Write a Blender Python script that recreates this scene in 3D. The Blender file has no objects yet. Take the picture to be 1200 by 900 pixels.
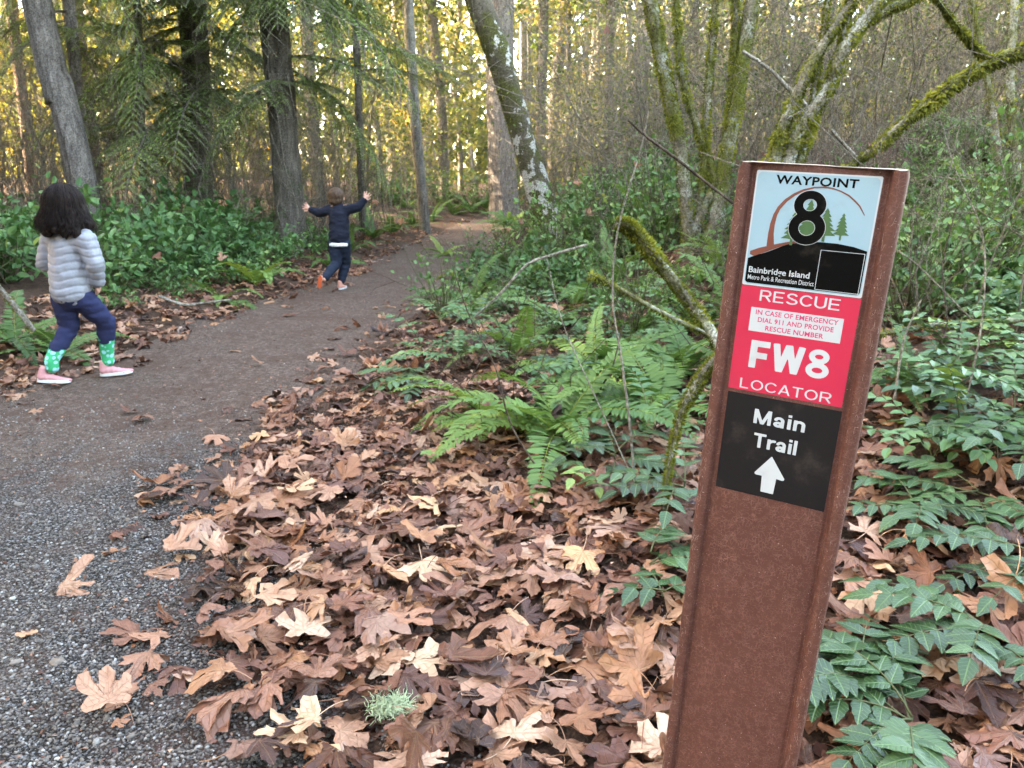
import bpy, math, random
import numpy as np
from mathutils import Matrix, Vector

rng = np.random.default_rng(7)
random.seed(7)
SC = bpy.context.scene
COL = SC.collection
R = math.radians

# ------------------------------------------------------------------ camera
cam_d = bpy.data.cameras.new('camera')
cam_d.sensor_width = 36.0
cam_d.lens = 27.03
cam_d.clip_start = 0.02
cam_d.clip_end = 600
cam_d.dof.use_dof = True
cam_d.dof.focus_distance = 0.62
cam_d.dof.aperture_fstop = 32
cam = bpy.data.objects.new('camera', cam_d)
COL.objects.link(cam)
cam.location = (0, 0, 1.2)
cam.rotation_euler = (R(75), 0, 0)
SC.camera = cam

# ------------------------------------------------------------------ world, sun, exposure
SUN_AZ, SUN_EL = -92.0, 24.0          # degrees left of the view direction, above the horizon
W = bpy.data.worlds.new('World')
SC.world = W
W.use_nodes = True
nt = W.node_tree
bg = nt.nodes['Background']
sky = nt.nodes.new('ShaderNodeTexSky')
sky.sky_type = 'NISHITA'
sky.sun_disc = False
sky.sun_elevation = R(SUN_EL)
sky.sun_rotation = R(SUN_AZ)
sky.dust_density = 3.0
sky.ozone_density = 0.6
nt.links.new(sky.outputs[0], bg.inputs[0])
bg.inputs[1].default_value = 0.15
sun_d = bpy.data.lights.new('sun', 'SUN')
sun_d.energy = 2.1
sun_d.angle = R(0.5)
sun_d.color = (1.0, 0.93, 0.82)
sun = bpy.data.objects.new('sun', sun_d)
COL.objects.link(sun)
_a, _e = R(SUN_AZ), R(SUN_EL)
SUN_DIR = Vector((math.sin(_a) * math.cos(_e), math.cos(_a) * math.cos(_e), math.sin(_e)))
sun.rotation_euler = SUN_DIR.to_track_quat('Z', 'Y').to_euler()
vs = SC.view_settings
vs.view_transform = 'Standard'
vs.look = 'None'
vs.gamma = 1.0
vs.exposure = 4.65
vs.use_white_balance = True
vs.white_balance_temperature = 8200
vs.white_balance_tint = 8
SC.cycles.max_bounces = 5
SC.cycles.diffuse_bounces = 2
SC.cycles.glossy_bounces = 2
SC.cycles.transmission_bounces = 3
SC.cycles.caustics_reflective = False
SC.cycles.caustics_refractive = False
SC.cycles.use_denoising = True
SC.cycles.use_adaptive_sampling = True
SC.cycles.adaptive_threshold = .02

# ------------------------------------------------------------------ numeric helpers
CAMP = np.array([0, 0, 1.2])
_p = R(15)
C_R = np.array([1.0, 0, 0]); C_U = np.array([0, math.sin(_p), math.cos(_p)]); C_F = np.array([0, math.cos(_p), -math.sin(_p)])


def ray(px, py):
    return C_F + C_R * (px - 600) / 901.0 + C_U * (450 - py) / 901.0


def at(px, py, Y):
    d = ray(px, py)
    return CAMP + d * (Y / d[1])


def flat(px, py, z=0.0):
    d = ray(px, py)
    return CAMP + d * ((z - 1.2) / d[2])


def project(P):
    q = np.asarray(P, float) - CAMP
    dep = q @ C_F
    return 600 + 901 * (q @ C_R) / dep, 450 - 901 * (q @ C_U) / dep, dep


def _hash(ix, iy, iz):
    h = (ix * 374761393 + iy * 668265263 + iz * 1274126177) & 0x7fffffff
    h = ((h ^ (h >> 13)) * 1274126177) & 0x7fffffff
    return ((h ^ (h >> 16)) & 0xffff) / 65535.0


def vnoise(x, y, z=0.0):
    x, y, z = np.broadcast_arrays(np.asarray(x, float), np.asarray(y, float), np.asarray(z, float))
    ix, iy, iz = np.floor(x).astype(np.int64), np.floor(y).astype(np.int64), np.floor(z).astype(np.int64)
    fx, fy, fz = x - ix, y - iy, z - iz
    fx, fy, fz = [f * f * (3 - 2 * f) for f in (fx, fy, fz)]
    out = 0
    for dx in (0, 1):
        for dy in (0, 1):
            for dz in (0, 1):
                w = (fx if dx else 1 - fx) * (fy if dy else 1 - fy) * (fz if dz else 1 - fz)
                out = out + w * _hash(ix + dx, iy + dy, iz + dz)
    return out * 2 - 1


def fbm(x, y, z=0.0, o=3):
    s, a = 0, 1.0
    for k in range(o):
        s = s + a * vnoise(x * 2 ** k + 17.3 * k, y * 2 ** k - 9.1 * k, z * 2 ** k)
        a *= .5
    return s


def sstep(a, b, x):
    t = np.clip((np.asarray(x, float) - a) / (b - a), 0, 1)
    return t * t * (3 - 2 * t)


# trail edges in ground coordinates
_L = [(-3.3, -6), (-3.1, 2.5)] + [tuple(flat(*p)[:2]) for p in [(0, 466), (150, 412), (250, 378), (330, 350), (400, 329), (440, 309), (490, 286), (530, 268), (575, 254)]]
_Rr = [(-0.2, -6), (-0.22, 0.8)] + [tuple(flat(*p)[:2]) for p in [(420, 900), (330, 760), (255, 620), (260, 555), (330, 475), (400, 428), (450, 390), (487, 360), (522, 326), (550, 298), (590, 270), (622, 254)]]
_Ly, _Lx = np.array([p[1] for p in _L]), np.array([p[0] for p in _L])
_Ry, _Rx = np.array([p[1] for p in _Rr]), np.array([p[0] for p in _Rr])
_o = np.argsort(_Ly); _Ly, _Lx = _Ly[_o], _Lx[_o]
_o = np.argsort(_Ry); _Ry, _Rx = _Ry[_o], _Rx[_o]
# beyond the bend the trail swings right out of sight
_Ly = np.r_[_Ly, 30, 45]; _Lx = np.r_[_Lx, 1.5, 9]
_Ry = np.r_[_Ry, 30, 45]; _Rx = np.r_[_Rx, 4.0, 12]


def dRight(x, y):
    return x - np.interp(y, _Ry, _Rx)


def dLeft(x, y):
    return np.interp(y, _Ly, _Lx) - x


def ground_h(x, y):
    x, y = np.asarray(x, float), np.asarray(y, float)
    dr, dl = dRight(x, y), dLeft(x, y)
    s = .15 + .48 * sstep(4, 10.5, y)
    hr = s * np.clip(dr - .95, 0, None)
    hr = 2.4 * (1 - np.exp(-hr / 2.4)) * (1 - .6 * sstep(17, 32, y))
    hl = .13 * np.clip(dl - .2, 0, None)
    hl = 1.3 * (1 - np.exp(-hl / 1.3))
    off = sstep(0, .5, np.maximum(dr, dl))
    return hr + hl + off * (.05 * fbm(x * .9, y * .9) + .012 * vnoise(x * 4, y * 4)) + .006 * vnoise(x * 1.3, y * 1.3)


def gp(px, py):
    """terrain point seen at a pixel"""
    d = ray(px, py)
    t = np.linspace(.5, 60, 2400)
    P = CAMP + d * t[:, None]
    below = P[:, 2] < ground_h(P[:, 0], P[:, 1])
    i = int(np.argmax(below)) if below.any() else len(t) - 1
    return P[i]


# ------------------------------------------------------------------ mesh helpers
def mesh(name, V, F, mat=None, tint=None, uv=None, smooth=True, matidx=None, mats=None):
    V = np.ascontiguousarray(V, dtype=np.float32).reshape(-1, 3)
    me = bpy.data.meshes.new(name)
    if isinstance(F, np.ndarray):
        F = [F]
    F = [np.asarray(f, dtype=np.int32) for f in F if len(f)]
    loops = np.concatenate([f.ravel() for f in F])
    sizes = np.concatenate([np.full(len(f), f.shape[1], dtype=np.int32) for f in F])
    starts = np.r_[0, np.cumsum(sizes)[:-1]].astype(np.int32)
    me.vertices.add(len(V)); me.vertices.foreach_set('co', V.ravel())
    me.loops.add(len(loops)); me.loops.foreach_set('vertex_index', loops)
    me.polygons.add(len(sizes)); me.polygons.foreach_set('loop_start', starts)
    me.polygons.foreach_set('loop_total', sizes)
    if uv is not None:
        u = me.uv_layers.new(name='UVMap')
        u.data.foreach_set('uv', np.ascontiguousarray(np.asarray(uv, dtype=np.float32)[loops]).ravel())
    me.update(calc_edges=True)
    me.validate()
    if tint is not None:
        a = me.attributes.new('tint', 'FLOAT', 'POINT')
        a.data.foreach_set('value', np.ascontiguousarray(tint, dtype=np.float32))
    me.polygons.foreach_set('use_smooth', np.full(len(me.polygons), smooth, dtype=bool))
    for m in (mats or ([mat] if mat else [])):
        me.materials.append(m)
    if matidx is not None:
        me.polygons.foreach_set('material_index', np.asarray(matidx, dtype=np.int32))
    me.update()
    return me


def obj(name, me, parent=None, loc=None, rot=None, scale=None, kind=None, label=None):
    o = bpy.data.objects.new(name, me)
    COL.objects.link(o)
    if parent is not None:
        o.parent = parent
    if loc is not None:
        o.location = tuple(float(v) for v in loc)
    if rot is not None:
        o.rotation_euler = rot
    if scale is not None:
        o.scale = scale if hasattr(scale, '__len__') else (scale,) * 3
    if kind:
        o['kind'] = kind
    if label:
        o['label'] = label
    return o


def tag(o, label, cat, group=None, kind=None):
    o['label'] = label
    if cat:
        o['category'] = cat
    if group:
        o['group'] = group
    if kind:
        o['kind'] = kind
    return o


def thing(name, label, cat, loc=(0, 0, 0), rz=0.0, group=None, scale=1.0):
    o = bpy.data.objects.new(name, None)
    COL.objects.link(o)
    o.empty_display_size = .1
    o.location = tuple(float(v) for v in loc)
    o.rotation_euler = (0, 0, rz)
    o.scale = (scale,) * 3
    return tag(o, label, cat, group)


def cat_(parts):
    """join (V, F[, tint[, uv]]) tuples"""
    Vs, Fs, Ts, off = [], {}, [], 0
    for p in parts:
        V = np.asarray(p[0], float).reshape(-1, 3)
        fs = p[1] if isinstance(p[1], list) else [p[1]]
        for f in fs:
            f = np.asarray(f)
            if len(f):
                Fs.setdefault(f.shape[1], []).append(f + off)
        t = p[2] if len(p) > 2 and p[2] is not None else 0.0
        Ts.append(np.broadcast_to(np.asarray(t, float), (len(V),)))
        Vs.append(V); off += len(V)
    return np.concatenate(Vs), [np.concatenate(f) for f in Fs.values()], np.concatenate(Ts)


def unit(v):
    v = np.asarray(v, float)
    return v / np.maximum(np.linalg.norm(v, axis=-1, keepdims=True), 1e-9)


def tubes(P, rad, n=3):
    """many tubes: P (N,K,3), rad (N,K)"""
    P = np.asarray(P, float); N, K, _ = P.shape
    rad = np.broadcast_to(np.asarray(rad, float), (N, K))
    T = unit(np.gradient(P, axis=1))
    ref = np.broadcast_to(np.array([.31, .17, .93]), T.shape).copy()
    m = np.abs((T * unit(ref)).sum(-1)) > .93
    ref[m] = (1, 0.1, 0)
    # one reference for a whole tube keeps it from twisting
    par = m.any(axis=1)
    ref[par] = (.9, .35, -.2)
    U = unit(np.cross(T, ref)); Vv = np.cross(T, U)
    a = np.arange(n) * 2 * np.pi / n
    ring = U[:, :, None] * np.cos(a)[None, None, :, None] + Vv[:, :, None] * np.sin(a)[None, None, :, None]
    V = P[:, :, None] + ring * rad[:, :, None, None]
    idx = np.arange(N * K * n).reshape(N, K, n)
    A = idx[:, :-1]; B = idx[:, 1:]
    F = np.stack([A, np.roll(A, -1, 2), np.roll(B, -1, 2), B], -1).reshape(-1, 4)
    return V.reshape(-1, 3), F


def smooth_path(pts, k):
    """Catmull-Rom resample to k points"""
    p = np.asarray(pts, float)
    q = np.vstack([2 * p[0] - p[1], p, 2 * p[-1] - p[-2]])
    n = len(p) - 1
    out = []
    for t in np.linspace(0, n - 1e-6, k):
        i = int(t); f = t - i
        a, b, c, d = q[i:i + 4]
        out.append(.5 * (2 * b + (c - a) * f + (2 * a - 5 * b + 4 * c - d) * f ** 2 + (-a + 3 * b - 3 * c + d) * f ** 3))
    return np.array(out)


def tube1(pts, rad, n=10, k=None, cap=True):
    P = smooth_path(pts, k) if k else np.asarray(pts, float)
    r = np.interp(np.linspace(0, 1, len(P)), np.linspace(0, 1, len(rad)), rad) if len(rad) != len(P) else np.asarray(rad, float)
    V, F = tubes(P[None], r[None], n)
    Fs = [F]
    if cap:
        c0, c1 = len(V), len(V) + 1
        V = np.vstack([V, P[0], P[-1]])
        i = np.arange(n); j = (i + 1) % n
        b = (len(P) - 1) * n
        Fs.append(np.vstack([np.c_[np.full(n, c0), j, i], np.c_[np.full(n, c1), b + i, b + j]]))
    return V, Fs


def leaves(C, A, Nn, L, Wd, fold=.15, shape='oval', curl=0.0):
    """leaf blades: centre-base C, axis A, normal Nn (all (n,3)), length L, width Wd"""
    n = len(C)
    A = unit(A); S = unit(np.cross(A, Nn)); Nn = np.cross(S, A)
    L = np.broadcast_to(L, (n,)); Wd = np.broadcast_to(Wd, (n,))
    if shape == 'oval':
        prof = np.array([[0, 0, 0], [1, 0, 0], [.33, 0, 0], [.7, 0, 0], [.28, .46, 1], [.68, .4, 1], [.28, -.46, 1], [.68, -.4, 1]])
        tri = np.array([[0, 4, 2], [4, 5, 3], [4, 3, 2], [5, 1, 3], [0, 2, 6], [6, 3, 7], [6, 2, 3], [7, 3, 1]])
    else:
        prof = np.array([[0, 0, 0], [1, 0, 0], [.45, .5, 1], [.45, -.5, 1]])
        tri = np.array([[0, 2, 1], [0, 1, 3]])
    u, v, w = prof.T
    V = C[:, None] + A[:, None] * (u[None, :, None] * L[:, None, None]) + S[:, None] * (v[None, :, None] * Wd[:, None, None]) \
        + Nn[:, None] * ((w[None] * fold * Wd[:, None] - curl * (u ** 2)[None] * L[:, None])[:, :, None])
    k = len(prof)
    F = (tri[None] + (np.arange(n) * k)[:, None, None]).reshape(-1, 3)
    return V.reshape(-1, 3), F, k


def rdir(n):
    v = rng.normal(size=(n, 3))
    return unit(v)


def clone(root, parent=None):
    c = root.copy()
    COL.objects.link(c)
    if parent is not None:
        c.parent = parent
    for ch in KIDS.get(root.name, []):
        clone(ch, c)
    return c


KIDS = {}
# ------------------------------------------------------------------ materials
class M:
    def __init__(s, name):
        s.m = bpy.data.materials.new(name)
        s.m.use_nodes = True
        s.t = s.m.node_tree
        s.b = s.t.nodes['Principled BSDF']
        s.out = s.t.nodes['Material Output']

    def n(s, typ, ins=None, **props):
        nd = s.t.nodes.new('ShaderNode' + typ)
        for k, v in props.items():
            setattr(nd, k, v)
        for k, v in (ins or {}).items():
            s.set(nd.inputs[k], v)
        return nd

    def set(s, sock, v):
        if hasattr(v, 'is_output') or isinstance(v, bpy.types.NodeSocket):
            s.t.links.new(v, sock)
        else:
            sock.default_value = v if not (hasattr(v, '__len__') and len(v) == 3 and len(sock.default_value) == 4) else (*v, 1)

    def math(s, op, a, b=0.0, c=None):
        nd = s.t.nodes.new('ShaderNodeMath'); nd.operation = op
        s.set(nd.inputs[0], a); s.set(nd.inputs[1], b)
        if c is not None:
            s.set(nd.inputs[2], c)
        return nd.outputs[0]

    def mix(s, f, a, b, blend='MIX'):
        nd = s.t.nodes.new('ShaderNodeMix'); nd.data_type = 'RGBA'; nd.blend_type = blend
        s.set(nd.inputs[0], f)
        for sock, v in ((nd.inputs[6], a), (nd.inputs[7], b)):
            s.set(sock, (*v, 1) if isinstance(v, tuple) and len(v) == 3 else v)
        return nd.outputs[2]

    def ramp(s, f, stops, interp='LINEAR'):
        nd = s.t.nodes.new('ShaderNodeValToRGB')
        nd.color_ramp.interpolation = interp
        e = nd.color_ramp.elements
        while len(e) < len(stops):
            e.new(.5)
        for i, (p, c) in enumerate(stops):
            e[i].position = p
            e[i].color = (*c, 1) if len(c) == 3 else c
        s.set(nd.inputs[0], f)
        return nd.outputs[0]

    def mask(s, f, a, b):
        nd = s.t.nodes.new('ShaderNodeMapRange'); nd.interpolation_type = 'SMOOTHSTEP'
        s.set(nd.inputs[0], f); nd.inputs[1].default_value = a; nd.inputs[2].default_value = b
        return nd.outputs[0]

    def coord(s, kind='Object', scale=None):
        c = s.n('TexCoord').outputs[kind]
        if scale:
            mp = s.n('Mapping'); s.t.links.new(c, mp.inputs[0]); mp.inputs['Scale'].default_value = scale
            return mp.outputs[0]
        return c

    def noise(s, scale, det=3.0, rough=.55, vec=None, dist=0.0):
        nd = s.n('TexNoise', {'Scale': scale, 'Detail': det, 'Roughness': rough, 'Distortion': dist})
        if vec is not None:
            s.t.links.new(vec, nd.inputs['Vector'])
        return nd.outputs[0]

    def tint(s):
        a = s.n('Attribute', attribute_type='GEOMETRY', attribute_name='tint').outputs['Fac']
        b = s.n('Attribute', attribute_type='OBJECT', attribute_name='tint').outputs['Fac']
        return s.math('ADD', a, b)

    def bump(s, h, strength=.3, dist=.01):
        nd = s.n('Bump', {'Strength': strength, 'Distance': dist, 'Height': h})
        s.t.links.new(nd.outputs[0], s.b.inputs['Normal'])
        return nd

    def fin(s, color=None, rough=.6, spec=.4, transl=0.0, tcol=None):
        if color is not None:
            s.set(s.b.inputs['Base Color'], color if not isinstance(color, tuple) else (*color, 1))
        s.set(s.b.inputs['Roughness'], rough)
        s.b.inputs['Specular IOR Level'].default_value = spec
        if transl:
            tr = s.n('BsdfTranslucent')
            s.set(tr.inputs[0], tcol if tcol is not None else (color if not isinstance(color, tuple) else (*color, 1)))
            mx = s.n('MixShader'); mx.inputs[0].default_value = transl
            s.t.links.new(s.b.outputs[0], mx.inputs[1]); s.t.links.new(tr.outputs[0], mx.inputs[2])
            s.t.links.new(mx.outputs[0], s.out.inputs[0])
        return s.m


def plain(name, c, rough=.6, spec=.4, var=.0, scale=30):
    m = M(name)
    if var:
        f = m.noise(scale, vec=m.coord())
        col = m.mix(f, tuple(x * (1 - var) for x in c), tuple(min(1, x * (1 + var)) for x in c))
        m.bump(f, .2, .002)
    else:
        col = c
    return m.fin(col, rough, spec)


def foliage(name, stops, rough=.5, spec=.35, transl=.25, vscale=3.0, hue=.25, bright=1.6):
    m = M(name)
    t = m.tint()
    nz = m.noise(vscale, 2.0, vec=m.n('NewGeometry').outputs['Position'])
    t2 = m.math('ADD', t, m.math('MULTIPLY', m.math('SUBTRACT', nz, .5), hue))
    col = m.ramp(t2, stops)
    tc = m.mix(1.0, col, (bright, bright * .95, bright * .6), 'MULTIPLY')
    return m.fin(col, rough, spec, transl, tc)


# dry maple leaves
def leaf_material(name, stops, vein=(.36, .22, .13), rough=.5, transl=.12, spec=.4):
    m = M(name)
    t = m.tint()
    pos = m.n('NewGeometry').outputs['Position']
    uv = m.n('UVMap').outputs[0]
    sep = m.n('SeparateXYZ'); m.t.links.new(uv, sep.inputs[0])
    x, y = sep.outputs[0], sep.outputs[1]
    blot = m.noise(14, 4.0, .6, vec=pos)
    fine = m.noise(90, 4.0, .65, vec=pos)
    tt = m.math('ADD', t, m.math('MULTIPLY', m.math('SUBTRACT', blot, .5), .42))
    tt = m.math('ADD', tt, m.math('MULTIPLY', m.math('SUBTRACT', fine, .5), .16))
    col = m.ramp(tt, stops)
    best = None
    for deg in (0, 48, -48, 97, -97):
        a = R(deg); dx, dy = math.sin(a), math.cos(a)
        along = m.math('ADD', m.math('MULTIPLY', x, dx), m.math('MULTIPLY', y, dy))
        acr = m.math('ABSOLUTE', m.math('SUBTRACT', m.math('MULTIPLY', x, dy), m.math('MULTIPLY', y, dx)))
        pen = m.math('MULTIPLY', m.math('LESS_THAN', along, 0.0), 9.0)
        # side veins: slanting lines either side of each lobe's rib
        d = m.math('ADD', acr, pen)
        best = d if best is None else m.math('MINIMUM', best, d)
        sv = m.math('PINGPONG', m.math('SUBTRACT', along, m.math('MULTIPLY', acr, .75)), .085)
        sv = m.math('ADD', sv, m.math('MULTIPLY', m.math('GREATER_THAN', acr, .24), 9.0))
        sv = m.math('ADD', m.math('MULTIPLY', sv, 1.5), m.math('ADD', pen, .004))
        best = m.math('MINIMUM', best, sv)
    v = m.math('SUBTRACT', 1.0, m.mask(best, .006, .02))
    col = m.mix(m.math('MULTIPLY', v, .5), col, m.mix(.5, col, (*vein, 1)))
    hgt = m.math('ADD', m.math('MULTIPLY', v, .6), m.math('ADD', m.math('MULTIPLY', blot, .8), m.math('MULTIPLY', fine, .4)))
    r2 = m.math('FRACT', m.math('MULTIPLY', t, 17.3))             # a second random number for each leaf: hue and wetness
    r3 = m.math('FRACT', m.math('MULTIPLY', t, 41.7))
    hue = m.ramp(r2, [(0, (1.12, .98, .72)), (.5, (1.0, 1.0, 1.0)), (.8, (1.0, .90, .86)), (1, (.80, .86, .98))])
    col = m.mix(1.0, col, hue, 'MULTIPLY')
    m.bump(hgt, .7, .006)
    return m.fin(col, m.math('ADD', m.math('ADD', .28, m.math('MULTIPLY', r3, .36)), m.math('MULTIPLY', m.math('SUBTRACT', fine, .5), .3)), spec, transl)


DRY = [(0.0, (.020, .010, .009)), (.18, (.062, .026, .020)), (.36, (.145, .058, .039)), (.56, (.255, .115, .072)), (.78, (.41, .22, .14)), (1.0, (.57, .38, .27))]
MAT = {}
MAT['dry'] = leaf_material('dry_maple_leaf', DRY)
MAT['mahonia'] = foliage('oregon_grape_leaf', [(0, (.018, .045, .014)), (.5, (.050, .110, .035)), (.85, (.11, .20, .072)), (1, (.19, .27, .06))], .36, .4, .12, 9, .25)
def leaflet_mat():
    m = M('oregon_grape_leaflet')
    pos = m.n('NewGeometry').outputs['Position']
    sep = m.n('SeparateXYZ'); m.t.links.new(m.n('UVMap').outputs[0], sep.inputs[0])
    x, y = sep.outputs[0], m.math('ABSOLUTE', sep.outputs[1])
    n1 = m.noise(40, 3, .6, vec=pos); n2 = m.noise(160, 3, .6, vec=pos)
    t = m.math('ADD', m.tint(), m.math('MULTIPLY', m.math('SUBTRACT', n1, .5), .35))
    col = m.ramp(t, [(0, (.012, .030, .009)), (.5, (.032, .070, .021)), (.85, (.08, .145, .048)), (1, (.17, .24, .05))])
    rib = m.math('SUBTRACT', 1.0, m.mask(y, .008, .028))
    sv = m.math('PINGPONG', m.math('SUBTRACT', x, m.math('MULTIPLY', y, .8)), .075)
    side = m.math('SUBTRACT', 1.0, m.mask(sv, .004, .022))
    v = m.math('MAXIMUM', rib, m.math('MULTIPLY', side, .45))
    col = m.mix(m.math('MULTIPLY', v, .55), col, (.16, .26, .10, 1))
    col = m.mix(m.mask(n2, .70, .74), col, (.30, .27, .16, 1))
    m.bump(m.math('ADD', m.math('MULTIPLY', v, -.8), m.math('MULTIPLY', n1, .8)), .6, .004)
    return m.fin(col, m.math('ADD', .22, m.math('MULTIPLY', n2, .25)), .5, .12)


MAT['mahonia_near'] = leaflet_mat()
MAT['fern'] = foliage('sword_fern', [(0, (.025, .058, .016)), (.5, (.070, .140, .036)), (.85, (.15, .245, .06)), (1, (.23, .29, .05))], .5, .35, .25, 5, .3)
MAT['salal'] = foliage('shrub_leaf', [(0, (.022, .056, .018)), (.5, (.060, .138, .040)), (.8, (.13, .23, .08)), (1, (.24, .27, .05))], .5, .3, .18, 6, .3)
MAT['conifer'] = foliage('conifer_needles', [(0, (.055, .085, .026)), (.5, (.14, .20, .055)), (1, (.25, .31, .085))], .6, .25, .2, 1.5, .35)
MAT['gold'] = foliage('autumn_leaf', [(0, (.045, .07, .022)), (.3, (.10, .13, .04)), (.55, (.18, .185, .056)), (.8, (.31, .26, .075)), (1, (.37, .22, .07))], .6, .25, .42, .6, .5, 1.4)
MAT['farwood'] = foliage('far_woodland', [(0, (.05, .065, .03)), (.3, (.105, .12, .048)), (.55, (.19, .18, .066)), (.8, (.31, .25, .09)), (1, (.36, .25, .11))], .7, .2, .4, .25, .6, 1.4)
MAT['bramble'] = foliage('bank_leaf', [(0, (.03, .07, .02)), (.45, (.085, .175, .05)), (.8, (.18, .28, .08)), (1, (.30, .29, .08))], .45, .4, .25, 5, .35)


def bark(name, dark, light, moss=None, mossamt=.5, stretch=(9, 9, 1.6), lichen=None, furrow=.8, over=False):
    m = M(name)
    pos = m.n('NewGeometry').outputs['Position']
    mp = m.n('Mapping'); m.t.links.new(pos, mp.inputs[0]); mp.inputs['Scale'].default_value = stretch
    n1 = m.noise(1.6, 6, .65, vec=mp.outputs[0], dist=.6)
    n2 = m.noise(22, 4, .6, vec=pos)
    f = m.math('ADD', m.math('MULTIPLY', n1, .75), m.math('MULTIPLY', n2, .25))
    col = m.ramp(f, [(.32, dark), (.5, tuple((a + b) / 2 for a, b in zip(dark, light))), (.66, light)])
    if lichen is not None and not over:
        ln = m.noise(4.5, 6, .62, vec=pos)
        col = m.mix(m.mask(ln, .515, .545), col, (*lichen, 1))
    hgt = f
    if moss is not None:
        mn = m.noise(2.4, 5, .65, vec=pos)
        fac = m.mask(mn, 1 - mossamt - .12, 1 - mossamt + .1)
        mc = m.mix(n2, tuple(c * .55 for c in moss), tuple(c * 1.5 for c in moss))
        col = m.mix(fac, col, mc)
    if lichen is not None and over:
        ln = m.math('ADD', m.math('MULTIPLY', m.noise(7, 6, .65, vec=pos), .6), m.math('MULTIPLY', m.noise(1.6, 2, .5, vec=pos), .4))
        zz = m.n('SeparateXYZ'); m.t.links.new(pos, zz.inputs[0])
        ln = m.math('SUBTRACT', ln, m.math('MULTIPLY', m.mask(zz.outputs[2], .9, 2.6), .055))   # the pale patches sit mostly low on the trunk
        col = m.mix(m.mask(ln, .497, .517), col, (*lichen, 1))
    n3 = m.noise(70, 4, .7, vec=pos)
    col = m.mix(m.mask(n3, .62, .36), col, m.mix(1.0, col, (.35, .33, .3, 1), 'MULTIPLY'))
    m.bump(m.math('ADD', hgt, m.math('MULTIPLY', n3, .5)), furrow, .03)
    return m.fin(col, .85, .2)


MAT['fir'] = bark('fir_bark', (.05, .04, .035), (.38, .325, .29), None, 0, (11, 11, 2.2), None, 1.0)
MAT['pink'] = bark('pinkish_bark', (.10, .06, .045), (.33, .22, .17))
MAT['dark'] = bark('dark_conifer_bark', (.055, .046, .038), (.26, .22, .185), (.05, .075, .02), .35)
MAT['alder'] = bark('mossy_alder_bark', (.055, .042, .028), (.20, .165, .125), (.085, .085, .018), .50, (4, 4, 3), (.56, .53, .47), .5, True)
MAT['vine'] = bark('mossy_maple_bark', (.085, .072, .05), (.36, .325, .26), (.12, .13, .024), .47, (5, 5, 2), (.42, .42, .36), .5)
MAT['moss'] = foliage('moss', [(0, (.035, .038, .009)), (.4, (.11, .12, .02)), (.8, (.22, .225, .04)), (1, (.34, .32, .08))], .9, .1, .3, 20, .4)
MAT['twig'] = bark('bare_twig', (.045, .03, .022), (.19, .14, .105), None, 0, (20, 20, 4))
MAT['paletwig'] = bark('pale_twig', (.16, .13, .10), (.48, .44, .38), (.10, .12, .03), .3, (14, 14, 4))
MAT['brush'] = bark('brush_twig', (.085, .07, .052), (.34, .285, .22), None, 0, (6, 6, 3))
MAT['stem'] = plain('plant_stem', (.075, .08, .03), .6, .3, .4)
MAT['greytrunk'] = bark('grey_trunk_bark', (.07, .06, .05), (.32, .29, .25), (.07, .09, .02), .32)


def ground_mat():
    m = M('forest_soil')
    pos = m.n('NewGeometry').outputs['Position']
    n1 = m.noise(16, 6, .7, vec=pos, dist=1.5); n2 = m.noise(60, 5, .75, vec=pos)
    f = m.math('ADD', m.math('MULTIPLY', n1, .5), m.math('MULTIPLY', n2, .5))
    col = m.ramp(f, [(.3, (.012, .007, .005)), (.46, (.042, .023, .015)), (.56, (.10, .054, .034)), (.7, (.20, .115, .072))])
    m.bump(f, .9, .03)
    return m.fin(col, .9, .2)


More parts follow.
